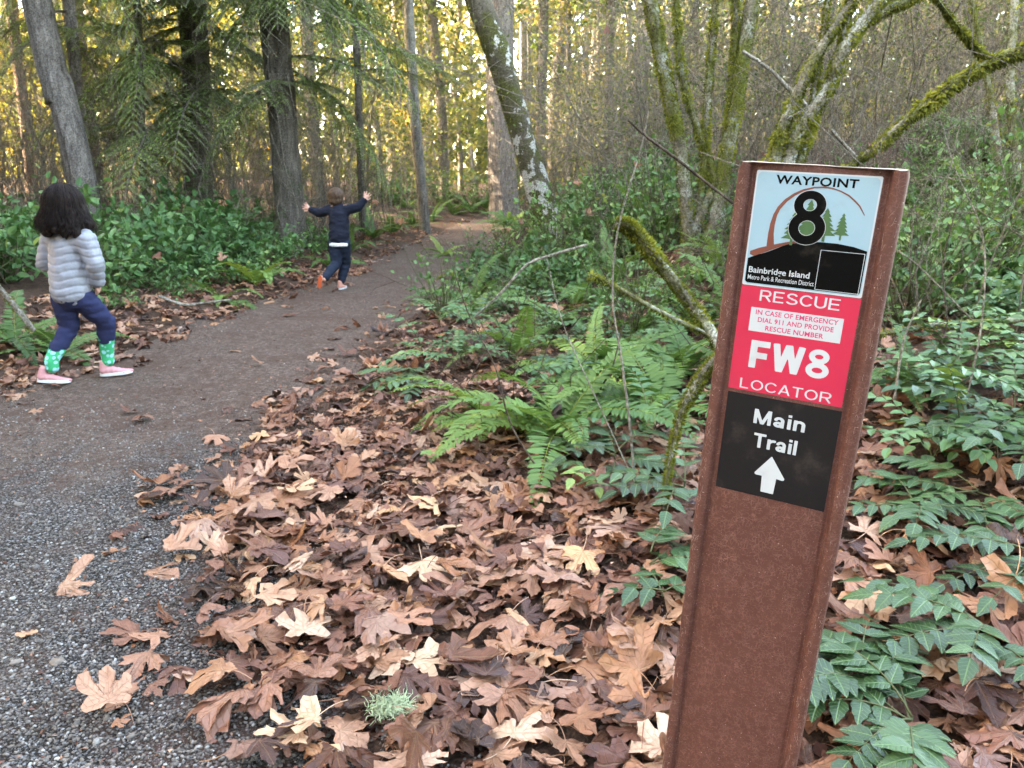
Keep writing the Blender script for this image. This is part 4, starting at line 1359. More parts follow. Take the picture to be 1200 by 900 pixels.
left = [(-40, 350, 0, 1.15), (10, 340, 0, 1.1), (-10, 300, 1, 1.25), (45, 320, 1, 1.15), (150, 352, 0, 1.0), (120, 330, 1, 1.1), (175, 335, 0, 1.15), (215, 330, 0, 1.15), (195, 312, 1, 1.25), (240, 318, 0, 1.15), (265, 330, 1, 1.0),
        (280, 310, 0, 1.15), (320, 318, 1, 1.0), (310, 300, 3, 1.0), (345, 308, 2, 1.1), (150, 300, 1, 1.3), (230, 290, 0, 1.4), (90, 300, 0, 1.3), (290, 285, 1, 1.3), (350, 288, 3, 1.0), (380, 300, 2, 1.1), (195, 345, 1, .8), (245, 342, 2, .9), (330, 330, 2, .8), (370, 292, 2, 1.2),
        (135, 375, 2, .6), (220, 358, 2, .7), (300, 338, 2, .7)]
for px, py, v, sc in left:
    side = 'left of the child in the pale jacket' if px < 60 else 'between the two children, close to the near child' if px < 190 else 'midway between the two children' if px < 275 else 'just left of the running child'
    tier = ' front' if py > 330 else ' middle' if py > 305 else ' rear'
    key = side + tier; cnt[key] = cnt.get(key, 0) + 1
    p = gpt(px, py)
    shrub(p + np.array([-.25, .35, 0]), order[cnt[key] - 1] + tier + ' row glossy green shrub ' + side, v, sc, rs.uniform(-.12, .15), 'glossy shrubs on the left verge')
bank = []
for i in range(60):
    px, py = rs.uniform(560, 1230), rs.uniform(215, 400)
    if px < 700 and py > 300 and rs.random() < .5:
        continue
    bank.append((px, py))
bank += [(520, 372), (555, 355), (600, 365), (660, 350), (730, 350), (560, 318), (590, 305), (620, 300), (600, 325), (640, 330), (660, 240), (690, 215), (700, 240), (730, 225), (680, 260), (720, 200), (750, 210), (660, 215), (640, 228), (1080, 260), (1120, 230), (1160, 250), (1190, 300), (1100, 300), (1150, 340), (1060, 330)]
bank += [(648, 205), (668, 192), (690, 182), (712, 176), (735, 182), (755, 192), (775, 205), (680, 205), (705, 198), (745, 215), (770, 235), (1075, 215), (1100, 195), (1130, 190), (1160, 182), (1190, 186), (1215, 200), (1140, 215)]
bank.sort(key=lambda b: (b[0] > 880, -b[1]))
for px, py in bank:
    p = gpt(px, py)
    if p[1] > 22 or dRight(p[0], p[1]) < .3:
        continue
    side = 'below the leaning alder' if px < 690 else 'around the mossy vine maple clump' if px < 880 else 'behind the post' if px < 1040 else 'on the bank at the right edge'
    key = 'bank' + side; cnt[key] = cnt.get(key, 0) + 1
    kk = cnt[key]
    lab = order[min(kk, 39) - 1] + ' nearest leafy green bank plant ' + side
    if rs.random() < .45:
        fern(p, lab.replace('leafy green bank plant', 'arching bank fern'), 10, rs.uniform(.5, .75), 0, 360, rs.uniform(.3, .65), 'ferns on the right bank', 5)
        continue
    shrub(p, lab, int(rs.choice([1, 2, 2, 3, 4, 4])), rs.uniform(.6, .95), rs.uniform(-.1, .25), 'leafy plants on the right bank', 'bank_plant')
for i, (px, py) in enumerate([(720, 300), (660, 330), (840, 330), (1090, 370), (1140, 300), (1180, 340), (1100, 240), (690, 250), (760, 240), (1060, 280), (1180, 250), (640, 270)]):
    fern(gpt(px, py), order[i] + ' small fern scattered over the right bank', 8, .55, 0, 360, rs.uniform(.5, .85), 'small ferns on the right bank')

# the green slope between the leaning alder and the vine maple, and up the right edge
slope = sorted([(rs.uniform(648, 800), rs.uniform(7.5, 14.5), 0) for _ in range(46)], key=lambda q: q[1]) + sorted([(rs.uniform(1060, 1235), rs.uniform(5, 9.5), 1) for _ in range(10)], key=lambda q: q[1])
sk = [0, 0]
for px, Yd, w in slope:
    p = at(px, 215, Yd); p[2] = ground_h(p[0], p[1])
    if dRight(p[0], p[1]) < .6:
        continue
    sk[w] += 1
    lab = order[min(sk[w], 39) - 1] + (' nearest low plant on the green slope between alder and vine maple' if w == 0 else ' nearest low plant up the slope at the right edge')
    if rs.random() < .3:
        fern(p, lab.replace('low plant', 'fern'), 9, rs.uniform(.6, .9), 0, 360, rs.uniform(.4, .75), 'ferns on the right bank', 5)
    else:
        shrub(p, lab, int(rs.choice([1, 2, 3, 4])), rs.uniform(.8, 1.25), rs.uniform(-.05, .3), 'leafy plants on the right bank', 'bank_plant')

# greenery that closes the view where the trail bends
for i in range(14):
    px, Yd = 430 + 21 * i, 25.5 + 4 * rs.random()
    p = at(px, 215, Yd); p[2] = ground_h(p[0], p[1])
    if dRight(p[0], p[1]) < .5 and dLeft(p[0], p[1]) < .4:
        p[1] += 6.0
        p[2] = ground_h(p[0], p[1])
    shrub(p, order[i % 12] + (' bush' if i < 12 else ' last bush') + ' from the left in the green bank closing off the trail bend', int(rs.choice([1, 3, 3])), rs.uniform(1.5, 2.1), rs.uniform(-.15, .1), 'bushes at the trail bend')
for i, (px, Yd) in enumerate([(598, 20), (612, 18), (628, 16.5), (570, 27), (552, 26)]):
    p = at(px, 215, Yd); p[2] = ground_h(p[0], p[1])
    fern(p, order[i] + ' fern at the foot of the big pale trunk by the trail bend', 10, 1.0, 0, 360, .5, 'ferns at the trail bend')

# bare twigs tangled over the bank behind the post
pd, P4, S4 = thicket(170, ((880, 1320), (3.6, 8.5)), .7, 2.2, .0045, rs, .7, 6)
V, F, T = cat_(pd)
tag(obj('bare_twigs', mesh('bare_twigs', V, F, MAT['brush'])), 'tangle of thin bare twigs over the bank behind and right of the post', 'twigs', kind='stuff')

# fine bank stems and dead stalks
pd, P4, S4 = thicket(240, ((560, 1300), (3.2, 9)), .4, 1.3, .0035, rs, .4, 3)
V, F, T = cat_(pd)
tag(obj('dead_stalks', mesh('dead_stalks', V, F, MAT['twig'])), 'thin dry stalks sticking up all over the right bank', 'stalks', kind='stuff')
pd, P4, S4 = thicket(160, ((-100, 420), (5.5, 10)), .4, 1.1, .0035, rs, .4, 3)
V, F, T = cat_(pd)
tag(obj('dead_stalks', mesh('dead_stalks', V, F, MAT['twig'])), 'thin dark stalks among the shrubs on the left verge', 'stalks', kind='stuff')

# tiny things on the litter
def lichen(p, label, n, r):
    P = np.zeros((n, 5, 3)); d = rdir(n); d[:, 2] = np.abs(d[:, 2]) * .35 + .05
    P[:, 0] = rs.normal(0, r * .28, (n, 3)) * np.array([1.3, .8, .25])
    for k in range(1, 5):
        d = unit(d + rs.normal(0, .9, (n, 3)))
        P[:, k] = P[:, k - 1] + d * r / 6
    V, F = tubes(P, np.linspace(.0013, .0006, 5)[None].repeat(n, 0), 3)
    return tag(obj('lichen_tuft', mesh('lichen_tuft', V, F, MAT['lichen']), loc=p), label, 'lichen')


MAT['lichen'] = plain('pale_lichen', (.40, .46, .28), .9, .1, .25, 60)
lichen(gpt(458, 862) + np.array([0, 0, .075]), 'pale green tuft of beard lichen on the litter at the bottom of the trail edge', 420, .05)
lichen(gpt(412, 552) + np.array([0, 0, .02]), 'small pale lichen scrap on the litter halfway up', 90, .05)
th = thing('seedling', 'tiny bright green seedling alone in the leaf litter', 'plant', gpt(500, 556) + np.array([0, 0, .06]))
V, F = tube1(np.array([[0, 0, -.03], [0, 0, 0], [.004, 0, .035]]), [.001, .001, .001], 5)
obj('stem', mesh('stem', V, F, MAT['stem']), th)
for i in range(5):
    a = i * 1.3
    V, F, k = leaves(np.array([[.004, 0, .03]]), np.array([[math.cos(a), math.sin(a), .15]]), np.array([[0, 0, 1.0]]), .035, .028, .1, 'oval', .1)
    o = obj('leaf', mesh('leaf', V, F, MAT['bramble']), th); o['tint'] = .75
# ------------------------------------------------------------------ fallen maple leaves
HALF = [(0, 1.0), (.08, .88), (.11, .81), (.235, .80), (.195, .68), (.18, .54), (.17, .43), (.20, .37), (.31, .47), (.38, .58), (.415, .73), (.54, .675), (.80, .71), (.735, .56), (.71, .475), (.80, .37), (.64, .31), (.51, .23), (.40, .15), (.52, .125), (.70, .02), (.54, -.07), (.48, -.20), (.31, -.13), (.15, -.17), (.04, -.05)]
OUT = np.array(HALF + [(-x, y) for x, y in HALF[::-1] if x > 0])
CEN = np.array([0, .06])


def maple(rs, rings, cup, fold, wave, curl, stem=True, narrow=1.0):
    o = OUT * (1 + rs.normal(0, .045, OUT.shape))
    n = len(o)
    # no two leaves alike: lobes of uneven length, teeth worn off, pieces torn away
    th0 = np.arctan2(o[:, 0], o[:, 1] - .06)
    amp = 1 + .16 * np.sin(th0 * 1 + rs.random() * 6.28) + .10 * np.sin(th0 * 3 + rs.random() * 6.28)
    if rs.random() < .45:
        tc, tw = rs.uniform(-2.4, 2.4), rs.uniform(.25, .7)
        dth = np.abs((th0 - tc + np.pi) % (2 * np.pi) - np.pi)
        amp = amp * np.where(dth < tw, rs.uniform(.4, .65) + rs.normal(0, .06, n), 1)
    o = CEN + (o - CEN) * amp[:, None]
    k_ = rs.uniform(0, .45)
    o = o * (1 - k_) + (np.roll(o, 1, 0) + np.roll(o, -1, 0)) * .5 * k_
    P = [CEN[None]]
    for r in rings:
        P.append(CEN + (o - CEN) * r)
    xy = np.vstack(P)
    F = [np.c_[np.zeros(n, int), 1 + np.arange(n), 1 + (np.arange(n) + 1) % n]]
    for k in range(len(rings) - 1):
        a = 1 + k * n + np.arange(n); b = 1 + k * n + (np.arange(n) + 1) % n
        F += [np.c_[a, a + n, b], np.c_[b, a + n, b + n]]
    F = np.vstack(F)
    x, y = xy[:, 0] * narrow, xy[:, 1]
    r = np.hypot(x, y - .1); th = np.arctan2(x, y)
    # ribs sit low, blade puckers up between them
    lob = np.cos(th / R(48) * 2 * np.pi) if True else 0
    z = cup * r ** 2 + fold * np.abs(x) - .05 * lob * r + wave * np.sin(th * rs.integers(2, 5) + rs.random() * 6) * r ** 1.5 + (.11 * vnoise(x * 3.2 + rs.random() * 50, y * 3.2) + .07 * vnoise(x * 8 + rs.random() * 50, y * 8)) * np.minimum(r * 1.5, 1)
    V = np.c_[x, y, z]
    # curl the tip / a side over
    ph = rs.random() * 6.28
    e = np.array([math.cos(ph), math.sin(ph)])
    s = V[:, :2] @ e
    c = np.clip(s - .12, 0, None)
    ang = c * curl
    rad = 1 / max(abs(curl), 1e-3)
    inside = c > 0
    ds = np.where(inside, rad * np.sin(ang) - c, 0); dz = np.where(inside, rad * (1 - np.cos(ang)), 0)
    V[:, :2] += ds[:, None] * e; V[:, 2] += dz * np.sign(curl if curl else 1)
    uv = xy.copy()
    parts = [(V, F)]
    if stem:
        q = np.linspace(0, 1, 6)
        S = np.c_[.1 * rs.normal() * q ** 2, -.75 * q, .05 + .10 * np.sin(q * 3) + rs.normal(0, .1) * q ** 2] - np.array([0, 0, .05])
        Vt, Ft = tubes(S[None], np.linspace(.012, .009, 6)[None], 4)
        T = np.r_[np.zeros(len(V)), np.full(len(Vt), .12)]
        uv = np.vstack([uv, np.c_[np.full(len(Vt), 5.0), np.full(len(Vt), -5.0)]])
        Fq = Ft + len(V)
        V = np.vstack([V, Vt])
        F = np.vstack([F, Fq[:, [0, 1, 2]], Fq[:, [0, 2, 3]]])
    else:
        T = np.zeros(len(V))
    return V, F, T, uv


rs = np.random.default_rng(21)
VAR = []
for i in range(26):
    VAR.append(maple(rs, (.3, .55, .8, 1.0), rs.normal(-.14, .16), rs.normal(-.06, .2), abs(rs.normal(0, .13)), rs.choice([-.4, -.9, -1.6, -2.2, .8, 2.0]), rs.random() < .5, rs.uniform(.62, 1.0)))
LEAFM = [mesh('maple_leaf', v[0], v[1], MAT['dry'], v[2], v[3]) for v in VAR]
LOW = [maple(rs, (.5, 1.0), rs.normal(-.14, .18), rs.normal(-.06, .2), abs(rs.normal(0, .14)), rs.choice([0, -1.0, -1.8, 1.8]), rs.random() < .3, rs.uniform(.6, 1.0)) for i in range(24)]


def litter_density(x, y):
    dr, dl = dRight(x, y), dLeft(x, y)
    w = .5 + .5 * vnoise(x * 2.2, y * 2.2)
    right = sstep(-.35, .32, dr + .4 * (w - .5)) * (1 - .2 * sstep(1.0, 1.3, dr) * (y < 2.8)) * (1 - .55 * sstep(1.6, 3.0, dr)) * (1 - .45 * sstep(4.0, 6.0, y))
    left = sstep(-.25, .1, dl + .3 * (w - .5)) * (1 - .7 * sstep(.7, 1.6, dl))
    onp = .035 * (dr < 0) * (dl < 0)
    return np.maximum(np.maximum(right, left * .9), onp)


def sample(n, x0, x1, y0, y1):
    x = rs.uniform(x0, x1, n); y = rs.uniform(y0, y1, n)
    k = rs.random(n) < litter_density(x, y)
    return x[k], y[k]


def euler_mats(rx, ry, rz):
    cx, sx, cy, sy, cz, sz = np.cos(rx), np.sin(rx), np.cos(ry), np.sin(ry), np.cos(rz), np.sin(rz)
    m = np.zeros((len(rx), 3, 3))
    m[:, 0, 0] = cz * cy; m[:, 0, 1] = cz * sy * sx - sz * cx; m[:, 0, 2] = cz * sy * cx + sz * sx
    m[:, 1, 0] = sz * cy; m[:, 1, 1] = sz * sy * sx + cz * cx; m[:, 1, 2] = sz * sy * cx - cz * sx
    m[:, 2, 0] = -sy; m[:, 2, 1] = cy * sx; m[:, 2, 2] = cy * cx
    return m


xs, ys, ss = [], [], []
for (n, box, s0, s1) in [(3500, (-1.4, 2.0, 1.0, 3.4), .045, .12), (120, (-1.0, 1.8, 1.2, 3.2), .11, .14), (3200, (-2.0, 2.6, 3.4, 7.5), .05, .115), (900, (-6.0, 4.5, 4.0, 14.0), .07, .12), (500, (-5, 7, 14, 24), .08, .13), (1300, (-1.5, 1.8, 1.0, 4.2), .018, .05), (1400, (-4.6, -2.4, 3.6, 6.8), .045, .1), (1200, (-4.2, -1.8, 6.5, 10.5), .05, .1), (600, (-3.8, -1.4, 10, 18), .06, .1)]:
    x, y = sample(n, box[0], box[1], box[2], box[3])
    xs.append(x); ys.append(y); ss.append(rs.uniform(s0, s1, len(x)))
x, y, s = np.concatenate(xs), np.concatenate(ys), np.concatenate(ss)
n = len(x)
tilt = np.radians(np.abs(rs.normal(0, 8, n)) + (rs.random(n) < .08) * rs.uniform(10, 55, n))
ta = rs.random(n) * 6.28
z = ground_h(x, y) + rs.uniform(.006, .05, n) + s * np.sin(tilt) * .3
Q = euler_mats(tilt * np.cos(ta), tilt * np.sin(ta), rs.random(n) * 6.28)
flip = rs.random(n) < .12
Q[flip] = Q[flip] @ np.diag([1, -1, -1.0])
tn = np.clip(rs.beta(2.0, 1.7, n) + .02, 0, 1)
ppx, ppy, dep = project(np.c_[x, y, z])
seen = (ppx > -20) & (ppx < 1220) & (ppy > 230) & (ppy < 915) & (dep > .3)
postpx = (ppx > 790) & (ppx < 960) & (ppy > 380)
score = np.where(seen & ~postpx, s / dep, 0) * rs.uniform(.55, 1, n)
top = np.argsort(-score)[:255]
istop = np.zeros(n, bool); istop[top] = True
parts = []
FAR1 = [maple(rs, (1.0,), rs.normal(-.14, .18), rs.normal(-.06, .2), abs(rs.normal(0, .14)), rs.choice([0, -1.0, -1.8, 1.8]), False, rs.uniform(.6, 1.0)) for i in range(24)]
for v in range(48):
    idx = np.where(~istop & ((y > 4.6) == (v >= 24)))[0][v % 24::24]
    if not len(idx):
        continue
    Vb, Fb, Tb, Ub = (LOW + FAR1)[v]
    V = np.einsum('nij,nkj->nki', Q[idx], Vb[None] * s[idx][:, None, None]) + np.c_[x[idx], y[idx], z[idx]][:, None]
    F = (Fb[None] + (np.arange(len(idx)) * len(Vb))[:, None, None]).reshape(-1, 3)
    parts.append((V.reshape(-1, 3), F, (tn[idx][:, None] * .95 + Tb[None] * .3).ravel(), np.tile(Ub, (len(idx), 1))))
V, F, T = cat_([p[:3] for p in parts])
UVs = np.vstack([p[3] for p in parts])
tag(obj('leaf_litter', mesh('leaf_litter', V, F, MAT['dry'], T, UVs)), 'deep carpet of brown fallen maple leaves beside the trail', 'leaf litter', kind='stuff')


def shade_word(t):
    return 'dark purplish brown' if t < .25 else 'reddish brown' if t < .45 else 'brown' if t < .62 else 'tan' if t < .8 else 'pale tan'


MARKS = [('the lichen tuft', 458, 862), ('the tiny seedling', 500, 556), ('the reddish leaf on edge', 706, 775), ('the large pale tan leaf', 575, 690), ('the bare sapling foot', 748, 690),
         ('the post foot', 790, 840), ('the large sword fern', 655, 520), ('the bright low fern', 545, 510), ('the stones on the gravel', 200, 780), ('the reddish long lobed leaf', 350, 640),
         ('the lower right oregon grape', 1120, 780), ('the upright orange leaf', 1160, 580), ('the bottom edge leaf', 400, 885), ('the near child', 100, 455), ('the long folded leaf', 90, 695), ('the trailing oregon grape', 470, 470),
         ('the holed leaf by the post', 800, 630), ('the dark reddish leaf by the post', 1040, 650), ('the running child', 395, 340), ('the wide tan leaf', 715, 865), ('the far gravel edge', 330, 480)]


def zone(px, py):
    i = min(range(len(MARKS)), key=lambda k: (px - MARKS[k][1]) ** 2 + (1.3 * (py - MARKS[k][2])) ** 2)
    nm, mx, my = MARKS[i]
    dx, dy = px - mx, 1.3 * (py - my)
    if abs(dx) > abs(dy):
        return ('right of ' if dx > 0 else 'left of ') + nm
    return ('in front of ' if dy > 0 else 'behind ') + nm


def size_word(s_, d_):
    w_ = s_ / d_ * 901
    return 'large' if w_ > 55 else 'small' if w_ < 34 else 'middling'


def put_leaf(px, py, s, t, label, var=0, rot=(0, 0, 0), dz=.02, group=None, xyz=None):
    p = gpt(px, py) if xyz is None else xyz
    o = obj('maple_leaf', LEAFM[var], None, (p[0], p[1], p[2] + dz), rot, s)
    o['tint'] = float(t)
    return tag(o, label, 'leaf', group)


for i in top:
    zn = zone(ppx[i], ppy[i]); w = shade_word(tn[i])
    o = obj('maple_leaf', LEAFM[int(rs.integers(0, 26))])
    m = Matrix(((Q[i][0][0], Q[i][0][1], Q[i][0][2], x[i]), (Q[i][1][0], Q[i][1][1], Q[i][1][2], y[i]), (Q[i][2][0], Q[i][2][1], Q[i][2][2], z[i] + rs.uniform(.02, .045)), (0, 0, 0, 1)))
    o.matrix_world = m @ Matrix.Scale(float(s[i]), 4)
    o['tint'] = float(tn[i])
    tag(o, size_word(s[i], dep[i]) + ' ' + w + ' maple leaf ' + zn, 'leaf', 'fallen maple leaves')

# leaves the photograph lets one point at
put_leaf(75, 698, .125, .72, 'long folded tan leaf lying alone on the gravel at left', 3, (R(8), R(35), R(-70)), .03)
put_leaf(172, 678, .105, .6, 'flat brown leaf on the gravel right behind the long folded one', 1, (R(4), R(-6), R(-60)), .02)
put_leaf(165, 752, .095, .5, 'crumpled reddish leaf on the gravel in front of the two tan ones', 5, (R(15), R(10), R(110)), .025)
put_leaf(148, 838, .11, .74, 'tan leaf on the gravel near the bottom left corner', 2, (R(10), R(8), R(40)), .025)
put_leaf(68, 545, .04, 1.0, 'small pale yellow leaf lying on the dark dirt of the trail', 4, (0, 0, R(80)), .012)
put_leaf(575, 690, .135, .88, 'large pale tan leaf lying flat in the middle of the litter', 7, (R(-14), R(8), R(60)), .05)
put_leaf(470, 790, .10, .95, 'bright tan leaf with drooping lobes left of the lichen tuft', 9, (R(-18), R(5), R(130)), .05)
put_leaf(340, 800, .115, .55, 'deeply lobed brown leaf spread on the gravel edge', 11, (R(6), R(-4), R(200)), .03)
put_leaf(350, 640, .12, .36, 'reddish leaf with long lobes at the litter edge', 6, (R(8), R(12), R(-100)), .03)
put_leaf(706, 775, .11, .38, 'reddish leaf standing on edge in front of the post', 8, (R(70), R(15), R(20)), .07)
put_leaf(770, 770, .125, .86, 'large tan leaf lying against the left side of the post', 10, (R(-12), R(10), R(150)), .05)
put_leaf(640, 850, .12, .72, 'tan leaf with pointed lobes near the bottom centre', 12, (R(-16), R(-8), R(90)), .05)
put_leaf(400, 880, .13, .66, 'broad brown leaf cut off by the bottom edge', 13, (R(-14), R(4), R(-60)), .05)
put_leaf(715, 865, .12, .84, 'wide tan leaf near the bottom left of the post', 14, (R(-10), R(4), R(170)), .05)
put_leaf(795, 625, .10, .52, 'brown leaf with two holes beside the post under green leaflets', 15, (R(-55), R(6), R(190)), .06)
put_leaf(1160, 590, .09, .66, 'upright orange brown leaf held up on its stalk right of the post', 16, (R(-75), R(10), R(175)), .14)
put_leaf(1178, 735, .14, .70, 'big orange tan leaf resting on the oregon grape at the right edge', 17, (R(-40), R(-15), R(150)), .12)
put_leaf(1110, 770, .12, .82, 'pale tan leaf under the oregon grape at lower right', 0, (R(-20), R(10), R(80)), .05)
put_leaf(1020, 760, .13, .5, 'long curled brown leaf lying right beside the post', 3, (R(15), R(30), R(95)), .03)
put_leaf(1170, 850, .13, .78, 'torn tan leaf in the bottom right corner', 2, (R(-35), R(15), R(100)), .06)
put_leaf(1040, 645, .12, .42, 'dark reddish leaf between the post and the oregon grape', 5, (R(-15), R(5), R(60)), .04)
# a few caught in the plants
for i, (px, py, Yd, t, lab) in enumerate([(708, 36, 9.0, .5, 'reddish leaf hanging in the air among the twigs at top centre'), (1030, 180, 4.4, .55, 'orange leaf caught behind the top corner of the post'),
                                          (612, 262, 11.0, .6, 'brown leaf caught in the plants by the trail bend'), (675, 215, 9.0, .65, 'orange leaf on the bank right of the alder'), (745, 195, 9.0, .6, 'orange leaf on the bank beside the vine maple'),
                                          (690, 252, 8.0, .62, 'large orange leaf low on the bank by the alder'), (260, 305, 7.5, .66, 'orange leaf caught in the glossy shrubs'), (180, 300, 7.5, .55, 'brown leaf caught in the shrubs near the child'),
                                          (440, 235, 10.5, .68, 'tan leaf on the ferns right of the running child'), (470, 262, 10.0, .7, 'orange leaf on the ferns along the trail')]):
    p = at(px, py, Yd)
    put_leaf(0, 0, rs.uniform(.07, .1), t, lab, int(rs.integers(0, 18)), (R(rs.uniform(30, 90)), R(rs.normal(0, 25)), R(rs.normal(0, 40))), 0, xyz=p)

# crumbs of broken leaf, needles and small sticks
n = 16000
x, y = sample(n, -2.4, 2.4, 1.0, 6.5)
x2, y2 = rs.uniform(-3.2, .2, 5200), 1.1 + 14 * rs.random(5200) ** 1.5
x, y = np.r_[x, x2], np.r_[y, y2]; n = len(x)
s = np.where(rs.random(n) < .3, rs.uniform(.015, .04, n), rs.uniform(.006, .016, n))
s[-5200:] = rs.uniform(.006, .022, 5200)
ax = rdir(n) * np.array([1, 1, .45])
V, F, k = leaves(np.c_[x, y, ground_h(x, y) + np.r_[rs.uniform(.014, .06, n - 5200), np.full(5200, .016)]], ax, np.tile([0, 0, 1.], (n, 1)) + rs.normal(0, .35, (n, 3)), s, s * rs.uniform(.4, .9, n), .2, 'diamond', .1)
tag(obj('leaf_crumbs', mesh('leaf_crumbs', V, F, MAT['dry'], np.repeat(rs.beta(1.6, 2.2, n), k), np.tile([[5., -5.]], (len(V), 1)), smooth=False)), 'broken bits of brown leaf strewn over litter and gravel', 'leaf crumbs', kind='stuff')
n = 3200
x, y = sample(n * 2, -1.6, 1.8, 1.0, 4.5)
xg, yg = rs.uniform(-1.6, -.2, 420), rs.uniform(1.15, 3.2, 420)
x, y = np.r_[x, xg], np.r_[y, yg]; n = len(x)
a = rs.random(n) * 6.28; L = rs.uniform(.02, .07, n)
q = np.linspace(-.5, .5, 3)
P = np.stack([x[:, None] + np.cos(a)[:, None] * L[:, None] * q, y[:, None] + np.sin(a)[:, None] * L[:, None] * q, (ground_h(x, y) + .02)[:, None] + rs.uniform(-.004, .02, (n, 3))], -1)
V, F = tubes(P, np.broadcast_to(rs.uniform(.0005, .0012, n)[:, None], (n, 3)), 3)
tag(obj('fallen_needles', mesh('fallen_needles', V, F, MAT['twig'])), 'brown needles and tiny twigs scattered over the litter', 'needles', kind='stuff')
# ------------------------------------------------------------------ waypoint post
MMs = .001
ZT = 1.2122                                   # top of the upper sticker above the post's foot, along the post
_a, _b, _c = R(-28.566), R(2.51), R(2.403)
ROT = Matrix.Rotation(_b, 3, 'Y') @ Matrix.Rotation(_c, 3, 'X') @ Matrix.Rotation(_a, 3, 'Z')
TLW = Vector((0.16132, 0.52455, 1.20525))
BASE = TLW - ROT @ Vector((0, 0, ZT))
post = bpy.data.objects.new('marker_post', None)
COL.objects.link(post)
tag(post, 'brown fibreglass trail marker post with waypoint 8 and rescue stickers', 'post')
post.matrix_world = Matrix.Translation(BASE) @ ROT.to_4x4()

prof = [(-12, 5), (-12.3, 1.5)]
for k in range(9):
    t = math.pi * (1 - k / 8); prof.append((-8 + 4.3 * math.cos(t), -.6 - 3.4 * math.sin(t)))
prof += [(-3.3, 1.3), (-2.3, 1.5), (-1.2, .5), (-.4, 0), (20, 0), (40, 0), (60, 0), (76.6, 0), (77.6, .6), (78.8, 1.9), (80.1, 1.4)]
for k in range(9):
    t = math.pi * (1 - k / 8); prof.append((85.3 + 4.7 * math.cos(t), -.6 - 3.8 * math.sin(t)))
prof += [(90.3, 1.5), (90, 5), (60, 5.2), (20, 5.2)]
pr = np.array(prof) * MMs
npf = len(pr)
zs = np.r_[np.linspace(-.3, ZT - .02, 40), ZT + .0005, ZT + .0042]
V = []
for i, zv in enumerate(zs):
    w = .00025 * vnoise(pr[:, 0] * 60, zv * 25)
    q = pr.copy()
    if i == len(zs) - 1:                      # the top is sawn a little unevenly, corners knocked off
        q[:, 0] = np.clip(q[:, 0], -.0095, .0893)
    V.append(np.c_[q[:, 0], q[:, 1] + w, zv + (.0006 * vnoise(q[:, 0] * 300, 3) if i == len(zs) - 1 else 0) + np.zeros(npf)])
V = np.array(V)
idx = np.arange(len(zs) * npf).reshape(len(zs), npf)
A, B = idx[:-1], idx[1:]
F = np.stack([A, np.roll(A, -1, 1), np.roll(B, -1, 1), B], -1).reshape(-1, 4)
body = obj('post_body', mesh('post_body', V.reshape(-1, 3), F, MAT['post']), post)
# sawn top end
top = V[-1].copy(); c = top.mean(0)
Vt = np.vstack([top + np.array([0, 0, .0002]), top * np.array([1, 1, 1]) + np.array([0, 0, -.0004])])
Vc = np.vstack([Vt[:npf], (Vt[:npf] - c) * .93 + c + np.array([0, 0, .0004]), c[None] + np.array([0, 0, .0003])])
i = np.arange(npf); j = (i + 1) % npf
F = [np.c_[i, j, npf + j, npf + i], np.c_[npf + i, npf + j, np.full(npf, 2 * npf)]]
obj('sawn_end', mesh('sawn_end', Vc, F, MAT['cut']), post)
# frayed glass fibres standing off the edges
rs = np.random.default_rng(3)
n = 420
zf = rs.uniform(.4, ZT, n)
sd = rs.random(n) < .5
e = np.where(sd, rs.uniform(-12.4, -6, n), rs.uniform(82, 90.5, n)) * MMs
yb = np.where(sd, -.6 - 3.4 * np.sqrt(np.clip(1 - ((e * 1000 + 8) / 4.3) ** 2, 0, 1)), -.6 - 3.8 * np.sqrt(np.clip(1 - ((e * 1000 - 85.3) / 4.7) ** 2, 0, 1))) * MMs
d = unit(np.c_[np.where(sd, -.25, .25) * rs.random(n), -rs.uniform(.1, .5, n), rs.normal(0, 1, n)])
q = np.linspace(0, 1, 4)
P = np.c_[e, yb, zf][:, None] + d[:, None] * (rs.uniform(.002, .006, n)[:, None] * q)[:, :, None] + rs.normal(0, .0003, (n, 4, 3)) * q[None, :, None]
Vf, Ff = tubes(P, np.full((n, 4), .00006), 3)
obj('loose_fibres', mesh('loose_fibres', Vf, Ff, MAT['cut']), post, kind='stuff')


